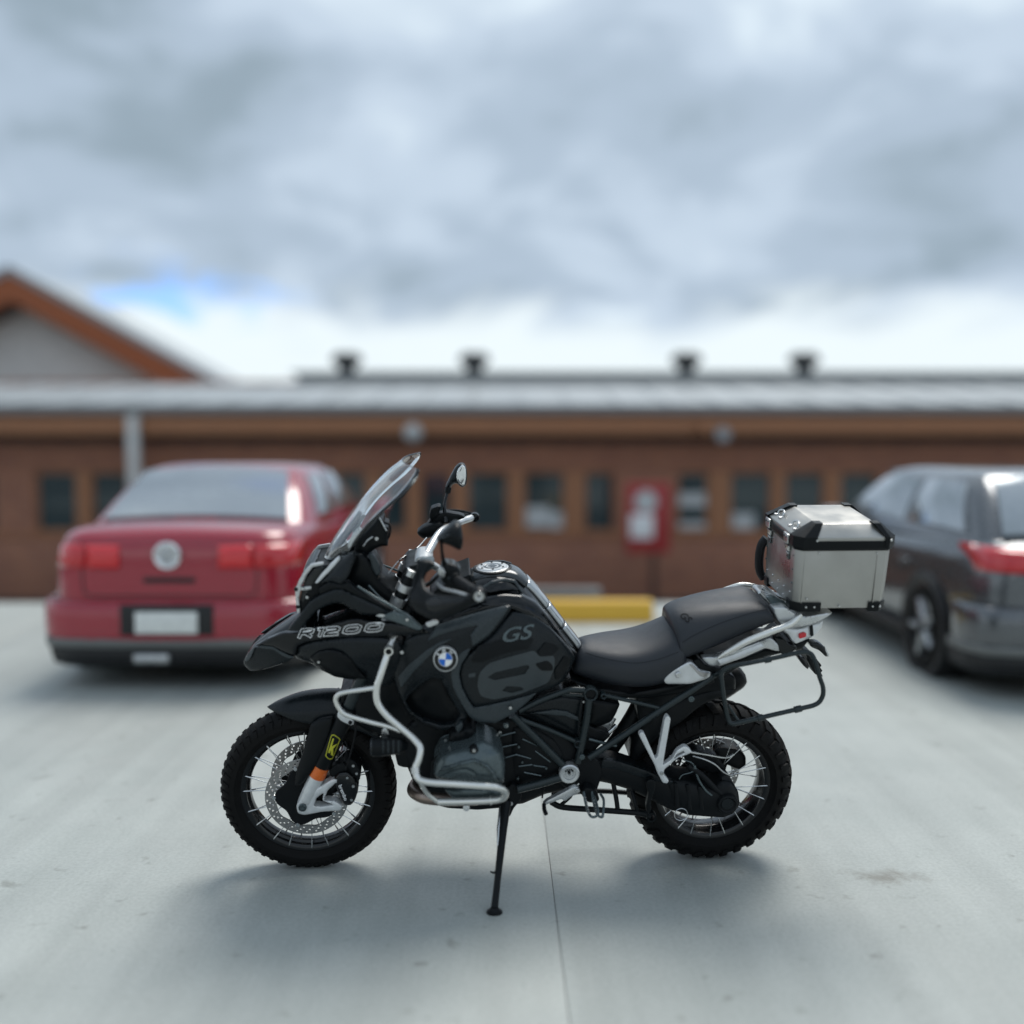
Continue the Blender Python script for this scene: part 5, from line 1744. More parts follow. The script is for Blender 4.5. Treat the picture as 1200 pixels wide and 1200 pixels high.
panel('boot_guard', bike, [(757, 916), (763, 913), (768.5, 916), (768, 924), (763, 938), (763, 950), (759, 955), (757, 944), (760, 930)], .20, 'black_plastic', edge=0.003, er=2, depth=0.02, grid=4)
cs = empty('centre_stand', bike)
tube('stand_tube', cs, [(646, 940, .15), (660, 946, .15), (700, 949, .15), (750, 953, .16), (763, 957, .17)], .011, 'engine_black', 4, 10)
tube('stand_tube', cs, [(646, 930, -.15), (700, 927, -.15), (750, 930, -.16)], .010, 'engine_black', 4, 10)
tube('stand_brace', cs, [(718, 915, .12), (722, 935, .14), (724, 950, .15)], .009, 'engine_black', 3, 10)
tube('stand_brace', cs, [(740, 925, .12), (744, 940, .15), (747, 952, .155)], .008, 'engine_black', 3, 10)
plathe('stand_foot', cs, 763, 957, .17, [(.019, .008), (.019, -.02), (.012, -.02), (.012, .008)], 'engine_black', 22, closed=True)
tube('stand_link', cs, [(655, 945, .15), (668, 934, .16), (672, 925, .16)], .007, 'engine_black', 2, 8)
# side stand: its foot rests on the ground
ss = empty('side_stand', bike)
foot_w = ground_at(579.5, 1069.5)
fv = Vector(foot_w - B_O)
foot_l = Vector((fv.dot(Vector(B_X)), fv.dot(Vector(B_Y)), fv.dot(Vector(B_Z))))
piv = P(593, 940, .19)
up_l = Vector((0, float(-_up @ B_Y) * -1, float(_up @ B_Z)))
up_l = Vector((float(_up @ B_X), float(_up @ B_Y), float(_up @ B_Z)))
ankle = foot_l + up_l * 0.016
V, Fc = tube_geo([piv, piv.lerp(ankle, .25), piv.lerp(ankle, .75), ankle], [.019, .015, .0115, .0125], 14)
mesh_obj('stand_leg', V, Fc, 'engine_black', ss, 45)
ft = mesh_obj('stand_foot', *lathe_geo([(0, .020), (.013, .020), (.017, .012), (.020, .008), (.027, .006), (.028, .0), (0, .0)], (0, 0, 0), 24, 'Z'), 'engine_black', ss, 40)
ft.matrix_local = Matrix.Translation(foot_l) @ up_l.to_track_quat('Z', 'Y').to_matrix().to_4x4()
mid = piv.lerp(ankle, .66)
V, Fc = tube_geo([mid, mid + Vector((.018, .006, -.004)), mid + Vector((.028, .010, .004))], [.004, .004, .003], 8)
mesh_obj('stand_peg', V, Fc, 'engine_black', ss, 45)
V, Fc = tube_geo([piv + Vector((.02, .01, -.012)), piv.lerp(ankle, .25) + Vector((.018, .004, 0)), piv.lerp(ankle, .42) + Vector((.012, .004, 0))], [.006, .006, .004], 8)
mesh_obj('stand_spring', V, Fc, 'steel', ss, 45)
panel('stand_bracket', ss, [(588, 938), (592, 926), (600, 918), (612, 926), (610, 938), (602, 947), (597, 958), (590, 956)], .185, 'engine_black', edge=0.004, er=2, depth=0.04, grid=4)
bolt(ss, 598.5, 941.5, .187, .008, 'steel')

# ---- engine -------------------------------------------------------
eng = empty('engine', bike)
panel('crankcase', eng, [(470, 880), (478, 850), (500, 835), (545, 838), (580, 842), (600, 838), (640, 850), (668, 862), (684, 880), (680, 905), (668, 925), (640, 930), (612, 942), (560, 944), (510, 936), (484, 915)], .150, 'engine_black', bulge=0.012, edge=0.015, er=8, depth=0.285, grid=7)
panel('gearbox_cover', eng, [(600, 852), (620, 848), (650, 866), (662, 884), (658, 906), (640, 914), (612, 920), (600, 910), (596, 880)], .160, 'engine_black', bulge=0.012, edge=0.008, er=5, depth=0.04, grid=6)
for (x0, y0, x1, y1) in ((588, 862, 604, 858), (586, 876, 606, 872), (592, 888, 606, 884), (604, 884, 622, 889), (608, 898, 624, 896), (625, 897, 640, 899), (612, 866, 630, 874), (614, 905, 634, 909), (627, 880, 645, 893)):
    tube('engine_rib', eng, [(x0, y0, .172), (x1, y1, .172)], .003, 'engine_grey', 1, 6)
for (x, y) in ((608, 875), (612, 893), (607, 912), (587, 861), (640, 900), (648, 880), (625, 866)):
    bolt(eng, x, y, .176, .0045, 'engine_grey')
panel('airbox', eng, [(604, 838), (618, 828), (640, 818), (660, 814), (684, 818), (682, 840), (680, 866), (668, 862), (640, 850)], .13, 'graphite_matte', bulge=0.01, edge=0.008, er=5, depth=0.26, grid=6)
panel('airbox_rib', eng, [(620, 836), (650, 832), (665, 834), (678, 841), (678, 845), (662, 839), (648, 838)], .150, 'graphite_light', edge=0.002, er=1.5, depth=0.02, rc=2, grid=5)
panel('throttle_body', eng, [(690, 818), (708, 820), (727, 824), (722, 836), (716, 846), (700, 852), (688, 850)], .11, 'black_plastic', bulge=0.01, edge=0.01, er=5, depth=0.22, grid=6)
panel('inner_frame', eng, [(686, 848), (708, 858), (716, 862), (700, 876), (690, 886), (678, 880)], .12, 'engine_black', edge=0.006, er=3, depth=0.24, grid=6)
for k, (pts, m) in enumerate((([(703, 858, .03), (712, 850, .03), (718, 840, .02)], 'silver_satin'), ([(708, 862, .08), (716, 856, .08), (722, 850, .07)], 'steel'), ([(690, 866, .13), (708, 871, .13), (722, 874, .12)], 'engine_grey'))):
    tube('linkage', eng, pts, (.016, .009, .006)[k], m, 3, 12)
panel('shock_reservoir', eng, [(700, 846), (706, 840), (714, 846), (718, 856), (714, 864), (704, 862)], .06, 'silver_satin', edge=0.004, er=2.5, depth=0.03, grid=4)
# near cylinder: head cover
yc = [(509, 900, .315), (552, 874, .330), (574, 870, .325), (592, 892, .325), (590, 914, .345), (512, 912, .325), (550, 895, .355)]
head, s_h = panel('cylinder_head_cover', eng, [(508, 908), (509, 898), (516, 885), (530, 879), (550, 874.5), (560, 866.5), (568, 867), (580, 873), (588, 880.5), (592, 894), (591, 915), (578, 918), (545, 916), (514, 913)],
                  yc, 'engine_grey', bulge=0.022, edge=0.016, er=7, depth=0.13, grid=4)
panel('cover_ridge', head, [(512, 906), (520, 898.5), (540, 893), (556, 889), (572, 896), (580, 905), (584, 915), (578, 916), (574, 905), (566, 898), (555, 893.5), (542, 897), (524, 902)], lambda q: s_h(q) + 0.014, 'engine_grey', edge=0.010, er=2.5, depth=0.012, rc=2, grid=4)
panel('cover_lobe', head, [(512, 912), (524, 906), (540, 901), (548, 901), (556, 905), (560, 910), (552, 911), (546, 907.5), (538, 908), (530, 913)], lambda q: s_h(q) + 0.012, 'engine_grey', edge=0.009, er=2, depth=0.01, rc=2, grid=4)
plathe('oil_filler', head, 555.5, 879.5, .350, [(0, .010), (.006, .010), (.008, .006), (.012, .006), (.015, .003), (.016, -.02), (0, -.02)], 'engine_black', 22)
bolt(head, 555.5, 879.3, .357, .006, 'steel')
bolt(head, 588, 914.5, .335, .007, 'steel')
mirrored(head)
for k in range(6):
    y0 = .155 + .022 * k
    panel('cylinder_fin', eng, [(504, 912), (506, 892), (518, 880), (552, 872), (576, 872), (588, 884), (588, 914), (560, 926), (520, 924)], y0, 'engine_black', edge=0.002, er=2, depth=0.006, grid=9, mirror=True)
panel('cylinder_barrel', eng, [(510, 910), (512, 894), (522, 884), (552, 877), (574, 878), (583, 888), (583, 910), (558, 920), (522, 918)], .29, 'engine_black', edge=0.003, er=3, depth=0.2, grid=8, mirror=True)
panel('lower_cover', eng, [(520, 925), (545, 922), (572, 922), (590, 926), (588, 934), (560, 938), (530, 936)], .31, 'engine_grey', bulge=0.01, edge=0.01, er=5, depth=0.06, grid=5)
panel('intake_pipe', eng, [(528, 858), (545, 851), (556, 852), (560, 862), (552, 871), (536, 873), (525, 868)], .245, 'engine_black', bulge=0.012, edge=0.012, er=6, depth=0.09, grid=5)
panel('intake_flange', eng, [(533, 852), (542, 846), (543, 852), (537, 860)], .262, 'graphite_light', edge=0.003, er=1.5, depth=0.02, grid=4)
bolt(eng, 522, 867, .235, .005, 'steel')
panel('skid_plate', bike, [(500, 936), (540, 940), (585, 938), (600, 940), (594, 946), (560, 949), (525, 947), (506, 942)], .14, 'engine_black', edge=0.006, er=3, depth=0.28, grid=6)
tube('exhaust_header', bike, [(560, 936, .27), (525, 937, .26), (500, 935, .24), (489, 931, .20), (484, 925, .15), (490, 915, .10)], .0225, 'header_steel', 5, 18, mirror=True)
# mass in front of the engine: radiators and shrouds
panel('radiator_shroud', bike, [(412, 802), (432, 798), (456, 770), (470, 790), (490, 840), (502, 850), (500, 875), (486, 886), (478, 892), (470, 888), (458, 872), (440, 858), (424, 850), (412, 840)], .125, 'black_plastic', bulge=0.008, edge=0.012, er=6, depth=0.23, grid=7)
panel('shroud_fin', bike, [(462, 880), (476, 876), (481, 899), (474, 899.5), (466, 897)], .15, 'black_plastic', edge=0.003, er=2, depth=0.03, grid=4)
panel('wheel_arch_liner', bike, [(398, 812), (420, 800), (440, 795), (452, 815), (452, 845), (436, 860), (420, 850), (404, 846)], .09, 'black_plastic', edge=0.01, er=5, depth=0.18, grid=7)
# auxiliary lamp
fl = empty('fog_lamp', bike)
for s_ in (1, -1):
    a, b, c_, d_, e_ = P(435.5, 875, .30), P(438, 875, .30), P(447, 875, .30), P(470, 874, .30), P(476, 874, .29)
    q = [Vector((v.x, v.y * s_, v.z)) for v in (a, b, c_, d_, e_)]
    V, Fc = tube_geo(q, [.030, .034, .034, .027, .015], 20)
    mesh_obj('lamp_body', V, Fc, 'black_plastic', fl, 35)
    V, Fc = tube_geo([q[0] + Vector((.002, 0, 0)), q[0] + Vector((-.004, 0, 0))], [.028, .029], 20)
    mesh_obj('lamp_lens', V, Fc, 'lens_dark', fl, 35)
panel('lamp_clip', fl, [(448, 855), (453, 853), (456, 861), (452, 867), (447, 865)], .28, 'steel', edge=0.002, er=1.2, depth=0.02, rc=1, grid=3)
for k in range(4):
    tube('lamp_fin', fl, [(449 + 6 * k, 868, .331), (449 + 6 * k, 882, .331)], .0025, 'graphite_light', 1, 6)

# ---- crash bars ---------------------------------------------------
cb = empty('crash_bar', bike)
main_bar = tube('bar_tube', cb, [(466, 738, .16), (459, 752, .190), (455.5, 763, .215), (451, 776, .235), (445.5, 793, .250), (441.5, 807, .258), (442.5, 823, .265), (453, 838, .275), (470, 853, .290), (485, 866, .310), (492.5, 876, .330), (491, 889, .345), (487, 901, .355),
                               (490, 912, .372), (502, 916.5, .385), (530, 918.5, .395), (560, 920.5, .397), (582, 922.5, .385), (592, 928, .365), (589, 935.5, .345), (576, 937.8, .335), (545, 939, .330), (513, 939.5, .325)], .0126, 'silver_paint', 5, 14, mirror=True)
tube('bar_brace', cb, [(513, 939.5, .325), (502, 931, .335), (495, 921, .355), (491, 913, .370)], .0085, 'silver_paint', 4, 12, mirror=True)
tube('bar_brace', cb, [(440, 806, .258), (422, 808.5, .252), (405, 811, .245), (396.5, 814, .240), (393.5, 821, .238), (399, 832, .240), (407, 838, .245), (430, 845, .258), (455, 851.5, .272), (470, 857, .285)], .0088, 'silver_paint', 5, 12, mirror=True)
plathe('bar_open_end', cb, 455.5, 763, .232, [(.0155, .006), (.0155, -.02), (.0105, -.02), (.0105, .006)], 'silver_paint', 22, closed=True)
plathe('bar_end_dark_disc', cb, 455.5, 763, .232, [(0, .001), (.0105, .001), (.0105, -.01)], 'black_plastic', 18)  # black disc standing in for the shaded inside of the open tube
panel('bar_mount', cb, [(452, 749), (458, 745), (473, 750), (470, 757), (463, 760), (456, 756)], .19, 'engine_black', edge=0.003, er=1.5, depth=0.03, grid=4)
bolt(cb, 471, 764, .20, .007, 'steel')
tube('bar_joint', cb, [(486.5, 899, .353), (487, 906, .360)], .0165, 'steel', 1, 14)
tube('bar_joint', cb, [(576, 937.8, .335), (574, 938, .335)], .0165, 'silver_paint', 1, 14)
bolt(cb, 546.5, 946.5, .31, .012, 'chrome')

# ---- rear end -----------------------------------------------------
sw = empty('swing_arm', bike)
panel('arm', sw, [(688, 900), (700, 888), (722, 890), (758, 902), (790, 914), (806, 922), (812, 940), (804, 952), (788, 950), (764, 938), (740, 926), (714, 918), (694, 914)], .150, 'engine_black', bulge=0.012, edge=0.014, er=7, depth=0.07, grid=6)
panel('arm_facet', sw, [(706, 890), (724, 892), (760, 904), (790, 916), (786, 920), (755, 912), (722, 902), (704, 900)], .166, 'graphite_matte', edge=0.004, er=2.5, depth=0.02, rc=2, grid=5)
panel('drive_housing', sw, [(778, 912), (798, 912), (822, 916), (834, 921), (846, 912), (858, 916), (865, 927), (867, 942), (860, 953), (848, 958), (830, 957), (806, 955), (792, 950), (782, 934)], .155, 'engine_black', bulge=0.02, edge=0.014, er=8, depth=0.10, grid=5)
plathe('drive_cap', sw, 852.5, 942, .180, [(0, .006), (.026, .006), (.030, .010), (.036, .008), (.039, 0), (.040, -.04), (0, -.04)], 'engine_black', 32)
plathe('drive_cap_inner', sw, 852.5, 942, .187, [(0, .002), (.022, .002), (.024, -.001), (.024, -.006)], 'graphite_matte', 28)
tube('paralever_strut', sw, [(806, 897, .16), (822, 908, .165), (838, 924, .165), (850, 934, .165)], .011, 'engine_black', 3, 10)
tube('paralever_strut', sw, [(814, 897, .165), (818, 912, .17), (826, 925, .17), (834, 932, .168)], .0045, 'engine_grey', 3, 8)
for k in range(3):
    panel('arm_rib', sw, [(790 + 14 * k, 918 + 2 * k), (794 + 14 * k, 918.5 + 2 * k), (797 + 14 * k, 950), (792 + 14 * k, 949)], .176, 'engine_black', edge=0.002, er=1.5, depth=0.02, rc=1, grid=5)
plathe('tie_ring', sw, 798, 954.5, .178, [(.0245, .002), (.026, 0), (.0245, -.002), (.023, 0)], 'silver_satin', 30, closed=True)
panel('rear_caliper', bike, [(836, 880), (842, 875), (852, 876), (866, 878), (874, 886), (874, 898), (866, 902), (852, 896), (838, 892)], -.02, 'engine_black', bulge=0.006, edge=0.006, er=3, depth=0.08, grid=4)
tube('brake_hose', bike, [(812, 886, .10), (826, 890, .12), (838, 896, .12), (848, 905, .10), (860, 910, .08)], .0035, 'silver_satin', 4, 8)
tube('sensor_cable', bike, [(800, 890, .17), (812, 895, .17), (812, 904, .17), (800, 908, .17), (796, 913, .17)], .0022, 'engine_grey', 4, 6)
panel('carrier_bracket', bike, [(800, 882), (816, 878), (840, 886), (850, 900), (838, 908), (820, 900), (806, 898)], .08, 'engine_black', edge=0.004, er=2, depth=0.05, grid=5)
rg = loft('rear_mudguard', bike, [
    [(735, 880, 0), (736, 884, .06), (738, 892, .085), (740, 900, .085)],
    [(740, 850, 0), (742, 856, .065), (748, 868, .095), (755, 880, .095)],
    [(752, 822, 0), (756, 830, .07), (764, 846, .105), (774, 862, .105)],
    [(776, 803, 0), (782, 812, .07), (792, 830, .108), (800, 846, .108)],
    [(806, 793, 0), (812, 803, .07), (818, 814, .108), (822, 824, .108)],
    [(832, 790, 0), (838, 800, .07), (843, 809, .105), (846, 817, .105)],
    [(852, 793, 0), (858, 802, .068), (861, 807, .095), (862, 812, .095)]], 'black_plastic', sub=2, cap=False)
sol = rg.modifiers.new('t', 'SOLIDIFY')
sol.thickness = 0.004
panel('inner_mudguard', bike, [(745, 816), (780, 806), (800, 803), (832, 788), (848, 784), (862, 794), (862, 808), (846, 812), (824, 814), (800, 822), (778, 836), (760, 846), (748, 846)], .10, 'black_plastic', edge=0.012, er=6, depth=0.2, grid=6)
panel('seat_base', bike, [(668, 796), (700, 806), (740, 812), (790, 803), (826, 793), (834, 786), (838, 800), (800, 812), (760, 818), (716, 818), (690, 812)], .12, 'black_plastic', edge=0.008, er=4, depth=0.24, grid=6)
tube('shock_absorber', bike, [(700, 900, 0), (735, 850, 0), (752, 820, 0)], .03, 'engine_black', 3, 16)


# ================================================================== the aluminium top case
case = empty('top_case', matrix=BIKE_M @ Matrix.Translation((-1.14, 0, 1.06)))
tag(case, 'dented bare aluminium top case with black corner guards on the luggage rack', 'luggage case')


def prism_z(name, parent, sections, material, bev=0.0, angle=30):
    """closed solid from rings at rising heights: [(z, [(x,y)...])]"""
    V, Fc = [], []
    n = len(sections[0][1])
    for z, ring in sections:
        V += [Vector((x, y, z)) for x, y in ring]
    for i in range(len(sections) - 1):
        for k in range(n):
            k2 = (k + 1) % n
            Fc.append((i * n + k, i * n + k2, (i + 1) * n + k2, (i + 1) * n + k))
    Fc.append(tuple(reversed(range(n))))
    Fc.append(tuple((len(sections) - 1) * n + k for k in range(n)))
    me = bpy.data.meshes.new(name)
    me.from_pydata([tuple(v) for v in V], [], Fc)
    bm = bmesh.new()
    bm.from_mesh(me)
    bpy.data.meshes.remove(me)
    if bev:
        bmesh.ops.bevel(bm, geom=bm.edges[:], offset=bev, segments=2, affect='EDGES', profile=0.5)
    return bm_obj(name, bm, material, parent, angle)


def chamfered(x0, x1, y0, y1, c):
    return [(x0 + c, y0), (x1 - c, y0), (x1, y0 + c), (x1, y1 - c), (x1 - c, y1), (x0 + c, y1), (x0, y1 - c), (x0, y0 + c)]


HX0, HX1, HY = -0.174, 0.168, 0.178        # rear, front, half width
prism_z('case_body', case, [(0.012, chamfered(HX0 + .004, HX1 - .004, -HY + .004, HY - .004, .022)), (0.228, chamfered(HX0, HX1, -HY, HY, .022))], 'case_aluminium', 0.003)
prism_z('lid_seal', case, [(0.226, chamfered(HX0 - .005, HX1 + .005, -HY - .005, HY + .005, .024)), (0.236, chamfered(HX0 - .009, HX1 + .009, -HY - .009, HY + .009, .026)),
                           (0.262, chamfered(HX0 - .010, HX1 + .010, -HY - .010, HY + .010, .028))], 'black_plastic', 0.002)
lid = prism_z('case_lid', case, [(0.255, chamfered(HX0 - .006, HX1 + .006, -HY - .006, HY + .006, .026)), (0.275, chamfered(HX0 - .006, HX1 + .006, -HY - .006, HY + .006, .026)),
                                 (0.313, chamfered(HX0 + .050, HX1 - .078, -HY + .040, HY - .040, .020))], 'case_aluminium', 0.0025)
# black corner guards on the lid
for sx in (1, -1):
    for sy in (1, -1):
        fx = HX1 if sx > 0 else HX0
        ax, tx = (fx + sx * .012), (fx - sx * (.070 if sx > 0 else .044))
        ay, ty = sy * (HY + .012), sy * (HY - .034)
        lx = .078 if sx > 0 else .045
        ly = .060
        zb, zm, zt = .240, .277, .318
        c = .030
        pts_b = [(ax, ay - sy * ly), (ax, ay - sy * c), (ax - sx * c, ay), (ax - sx * lx, ay)]
        pts_t = [(tx + sx * .004, ty - sy * .030), (tx + sx * .004, ty + sy * .002), (tx - sx * .0, ty + sy * .008), (tx - sx * .024, ty + sy * .008)]
        inn = (ax - sx * lx, ay - sy * ly)
        V = [(x, y, zb) for x, y in pts_b] + [(x, y, zm) for x, y in pts_b] + [(x, y, zt) for x, y in pts_t] + \
            [(inn[0], inn[1], zb), (tx - sx * .024, ty - sy * .030, zt)]
        Fc = []
        for k in range(3):
            Fc += [(k, k + 1, 4 + k + 1, 4 + k), (4 + k, 5 + k, 9 + k, 8 + k)]
        Fc += [(0, 4, 8, 13, 12), (3, 7, 11, 13, 12), (8, 9, 10, 11, 13), (0, 1, 2, 3, 12)]
        mesh_obj('lid_corner', V, Fc, 'black_plastic', case, 25)
        # riveted shoe on the lower corner
        zb, zt = .0, .034
        ax, ay = fx + sx * .003, sy * (HY + .003)
        lx = .105 if sx > 0 else .070
        ring = [(ax, ay - sy * .07), (ax, ay - sy * c), (ax - sx * c, ay), (ax - sx * lx, ay), (ax - sx * lx, ay - sy * .07)]
        prism_z('base_corner', case, [(zb, [(x * .985, y * .985) for x, y in ring]), (zt, ring)] if True else [], 'black_plastic', 0.0015)
        for k in (0, 1):
            mesh_obj('rivet', *lathe_geo([(0, .003 * sy), (.0035, .0025 * sy), (.0045, 0), (.0045, -.006 * sy)], (ax - sx * (.050 + .030 * k) if sx > 0 else ax - sx * (.030 + .026 * k), sy * (HY + .0035), .020), 12, 'Y'), 'steel', case, 40)
        mesh_obj('rivet', *lathe_geo([(0, .003 * sy), (.004, .0025 * sy), (.005, 0), (.005, -.006 * sy)], (fx + sx * .012 - sx * (lx * .72 if sx > 0 else .026), sy * (HY + .0125), .266), 12, 'Y'), 'steel', case, 40)
# folded side seams
for sy in (1, -1):
    for xx in (HX0 + .052, HX1 - .030):
        box('side_seam', case, (xx, sy * (HY - .0002), .125), (.004, .003, .186), 'case_aluminium', .0012)
    for (xx, zz) in ((.09, .218), (-.118, .216), (.12, .05), (.0, .022)):
        mesh_obj('rivet', *lathe_geo([(0, .003 * sy), (.003, .0025 * sy), (.004, 0), (.004, -.006 * sy)], (xx, sy * (HY + .0008), zz), 10, 'Y'), 'steel', case, 40)
# front: latches, rivets, a handle on the lid
for yy in (.095, -.115):
    lt = empty('latch', case)
    hull_box('latch_plate', lt, [(HX1 + .000, yy - .018, .205), (HX1 + .000, yy + .018, .205), (HX1 + .007, yy + .018, .205), (HX1 + .007, yy - .018, .205),
                                 (HX1 + .004, yy - .022, .226), (HX1 + .004, yy + .022, .226), (HX1 + .012, yy + .022, .226), (HX1 + .012, yy - .022, .226)], 'steel', .0015)
    box('latch_hook', lt, (HX1 + .013, yy, .252), (.008, .046, .034), 'steel', .002)
    box('latch_strike', lt, (HX1 + .002, yy, .190), (.004, .026, .034), 'engine_grey', .0015)
    for k in (-1, 1):
        mesh_obj('rivet', *lathe_geo([(0, .003), (.003, .0025), (.004, 0), (.004, -.006)], (HX1 + .0175, yy + .012 * k, .258), 10, 'X'), 'engine_grey', lt, 40)
        mesh_obj('rivet', *lathe_geo([(0, .003), (.003, .0025), (.004, 0), (.004, -.006)], (HX1 + .005, yy + .008 * k, .196), 10, 'X'), 'steel', lt, 40)
for k in range(5):
    for zz in (.030, .062):
        mesh_obj('rivet', *lathe_geo([(0, .003), (.0028, .0025), (.0038, 0), (.0038, -.006)], (HX1 - .002, -.13 + .065 * k, zz), 10, 'X'), 'steel', case, 40)
for yy in (.145, -.150):
    for zz in (.10, .15, .20):
        mesh_obj('rivet', *lathe_geo([(0, .003), (.0028, .0025), (.0038, 0), (.0038, -.006)], (HX1 - .001, yy, zz), 10, 'X'), 'engine_grey', case, 40)
for yy in (.075, -.085):
    h_ = empty('tie_down_loop', case)
    pts = catmull([Vector((.150, yy - .026, .285)), Vector((.142, yy - .024, .300)), Vector((.136, yy, .306)), Vector((.142, yy + .024, .300)), Vector((.150, yy + .026, .285))], 5)
    V, Fc = tube_geo(pts, .0035, 8)
    mesh_obj('loop', V, Fc, 'steel', h_, 40)
    for k in (-1, 1):
        box('loop_foot', h_, (.150, yy + .026 * k, .284), (.024, .014, .010), 'steel', .002)
# bundled strap on the far front edge
V, Fc = tube_geo(catmull([Vector((.160, -.186, .17)), Vector((.176, -.190, .14)), Vector((.181, -.190, .09)), Vector((.176, -.188, .04)), Vector((.160, -.182, .01))], 5), .016, 10, flat=1.6)
mesh_obj('strap', V, Fc, 'rubber', case, 45)


# ================================================================== parked cars
mat('car_red', (0.31, 0.006, 0.022), 0.22, coat=1.0, rvar=0.04, var=0.03)
mat('car_dark', (0.10, 0.107, 0.115), 0.25, metal=0.7, coat=1.0, rvar=0.04)
mat('car_glass', (0.34, 0.37, 0.39), 0.06, metal=0.65, coat=1.0, rvar=0.02)
mat('car_trim', (0.012, 0.012, 0.013), 0.5)
mat('car_bumper_grey', (0.14, 0.145, 0.14), 0.5)
mat('tail_red', (0.50, 0.008, 0.014), 0.12, coat=0.9, rvar=0.02)
mat('tail_red_bright', (0.62, 0.012, 0.018), 0.10, coat=0.9)  # brighter red of the inner lens; the lamp is off
mat('plate_white', (0.68, 0.69, 0.66), 0.4)
mat('wheel_alloy', (0.42, 0.43, 0.44), 0.3, metal=0.9)


def make_car(name, loc, label, paint, L=4.55, W=0.89, H=1.45, trunk=1.06, hatch=False, rz=0.0):
    """saloon seen from behind; origin under the rear bumper, nose towards +y"""
    car = empty(name, loc=loc, rz=rz)
    tag(car, label, 'car')
    st = []
    for (u, w, zb, zt) in ((0.0, .66, .42, .92), (0.03, .80, .30, trunk - .05), (0.16, .93, .24, trunk), (0.6, .98, .22, trunk + .01), (1.2, 1.0, .21, trunk - .03), (2.2, 1.0, .20, trunk - .05), (3.1, .99, .20, trunk - .07),
                           (3.7, .97, .21, .93), (4.15, .92, .22, .85), (4.42, .80, .26, .76), (4.52, .60, .34, .66)):
        w *= W
        st.append([(0.0, u * L / 4.55, zb), (w * .86, u * L / 4.55, zb), (w * .97, u * L / 4.55, zb + .10), (w, u * L / 4.55, zb + (zt - zb) * .42), (w * .985, u * L / 4.55, zb + (zt - zb) * .72), (w * .93, u * L / 4.55, zt - .035), (w * .80, u * L / 4.55, zt), (0.0, u * L / 4.55, zt + .025)])
    V, Fc = [], []
    n = 15
    for row in st:
        ring = [Vector(p) for p in row] + [Vector((-p[0], p[1], p[2])) for p in reversed(row[1:-1])]
        V += ring
    n = len(ring)
    for i in range(len(st) - 1):
        for k in range(n):
            k2 = (k + 1) % n
            Fc.append((i * n + k, i * n + k2, (i + 1) * n + k2, (i + 1) * n + k))
    Fc += [tuple(range(n)), tuple((len(st) - 1) * n + k for k in range(n))]
    body = mesh_obj('body', V, Fc, paint, car, 50)
    sb = body.modifiers.new('s', 'SUBSURF')
    sb.levels = sb.render_levels = 2
    body.data.shade_smooth()
    s = L / 4.55
    # cabin: base ring and roof ring
    rb0, rb1, rt0, rt1 = (.50 if not hatch else .16) * s, 3.42 * s, (1.28 if not hatch else .75) * s, 2.45 * s
    wb, wt, zb, zt = W * .90, W * .66, trunk - .06, H
    rows = []
    for (u0, u1, w, z) in ((rb0, rb1, wb, zb), (rb0 + (rt0 - rb0) * .5, rb1 + (rt1 - rb1) * .5, wb + (wt - wb) * .44, zb + (zt - zb) * .55), (rt0 - .06, rt1 + .08, wt + .035, zt - .06), (rt0 + .06, rt1 - .06, wt - .04, zt - .012), (rt0 + .35, rt1 - .35, wt - .25, zt)):
        c = .10
        rows.append([(-w, u0 + c, z), (-w + c, u0, z), (0, u0 - .05, z), (w - c, u0, z), (w, u0 + c, z), (w, (u0 + u1) / 2, z), (w, u1 - c, z), (w - c, u1, z), (0, u1 + .06, z), (-w + c, u1, z), (-w, u1 - c, z), (-w, (u0 + u1) / 2, z)])
    V = [p for r in rows for p in r]
    n = 12
    Fc = [(i * n + k, i * n + (k + 1) % n, (i + 1) * n + (k + 1) % n, (i + 1) * n + k) for i in range(len(rows) - 1) for k in range(n)]
    Fc.append(tuple((len(rows) - 1) * n + k for k in range(n)))
    cab = mesh_obj('cabin', V, Fc, paint, car, 50)
    sb = cab.modifiers.new('s', 'SUBSURF')
    sb.levels = sb.render_levels = 2
    cab.data.shade_smooth()

    def lerp(a, b, t):
        return a + (b - a) * t

    def pane(nm, corners, m, off, parent=car):
        """slab through 4 corners, pushed outwards by off"""
        c = [Vector(p) for p in corners]
        nrm = (c[1] - c[0]).cross(c[3] - c[0]).normalized()
        ctr = sum(c, Vector()) / 4
        if nrm.dot(ctr - Vector((0, L / 2, .7))) < 0:
            nrm = -nrm
        g = []
        N = 6
        V, Fc = [], []
        for lay in (off, off - .03):
            for i in range(N + 1):
                for k in range(N + 1):
                    a, b = c[0].lerp(c[1], i / N), c[3].lerp(c[2], i / N)
                    p = a.lerp(b, k / N)
                    dome = (1 - (2 * i / N - 1) ** 2) * .03 + (1 - (2 * k / N - 1) ** 2) * .012
                    V.append(p + nrm * (lay + dome))
        M = (N + 1) ** 2
        for i in range(N):
            for k in range(N):
                q = (i * (N + 1) + k, i * (N + 1) + k + 1, (i + 1) * (N + 1) + k + 1, (i + 1) * (N + 1) + k)
                Fc += [q, tuple(M + j for j in reversed(q))]
        bd = [i for i in range(N)] + [k * (N + 1) + N for k in range(N)] + [N * (N + 1) + N - i for i in range(N)] + [(N - k) * (N + 1) for k in range(N)]
        for a, b in zip(bd, bd[1:] + bd[:1]):
            Fc.append((a, b, M + b, M + a))
        return mesh_obj(nm, V, Fc, m, parent, 40)

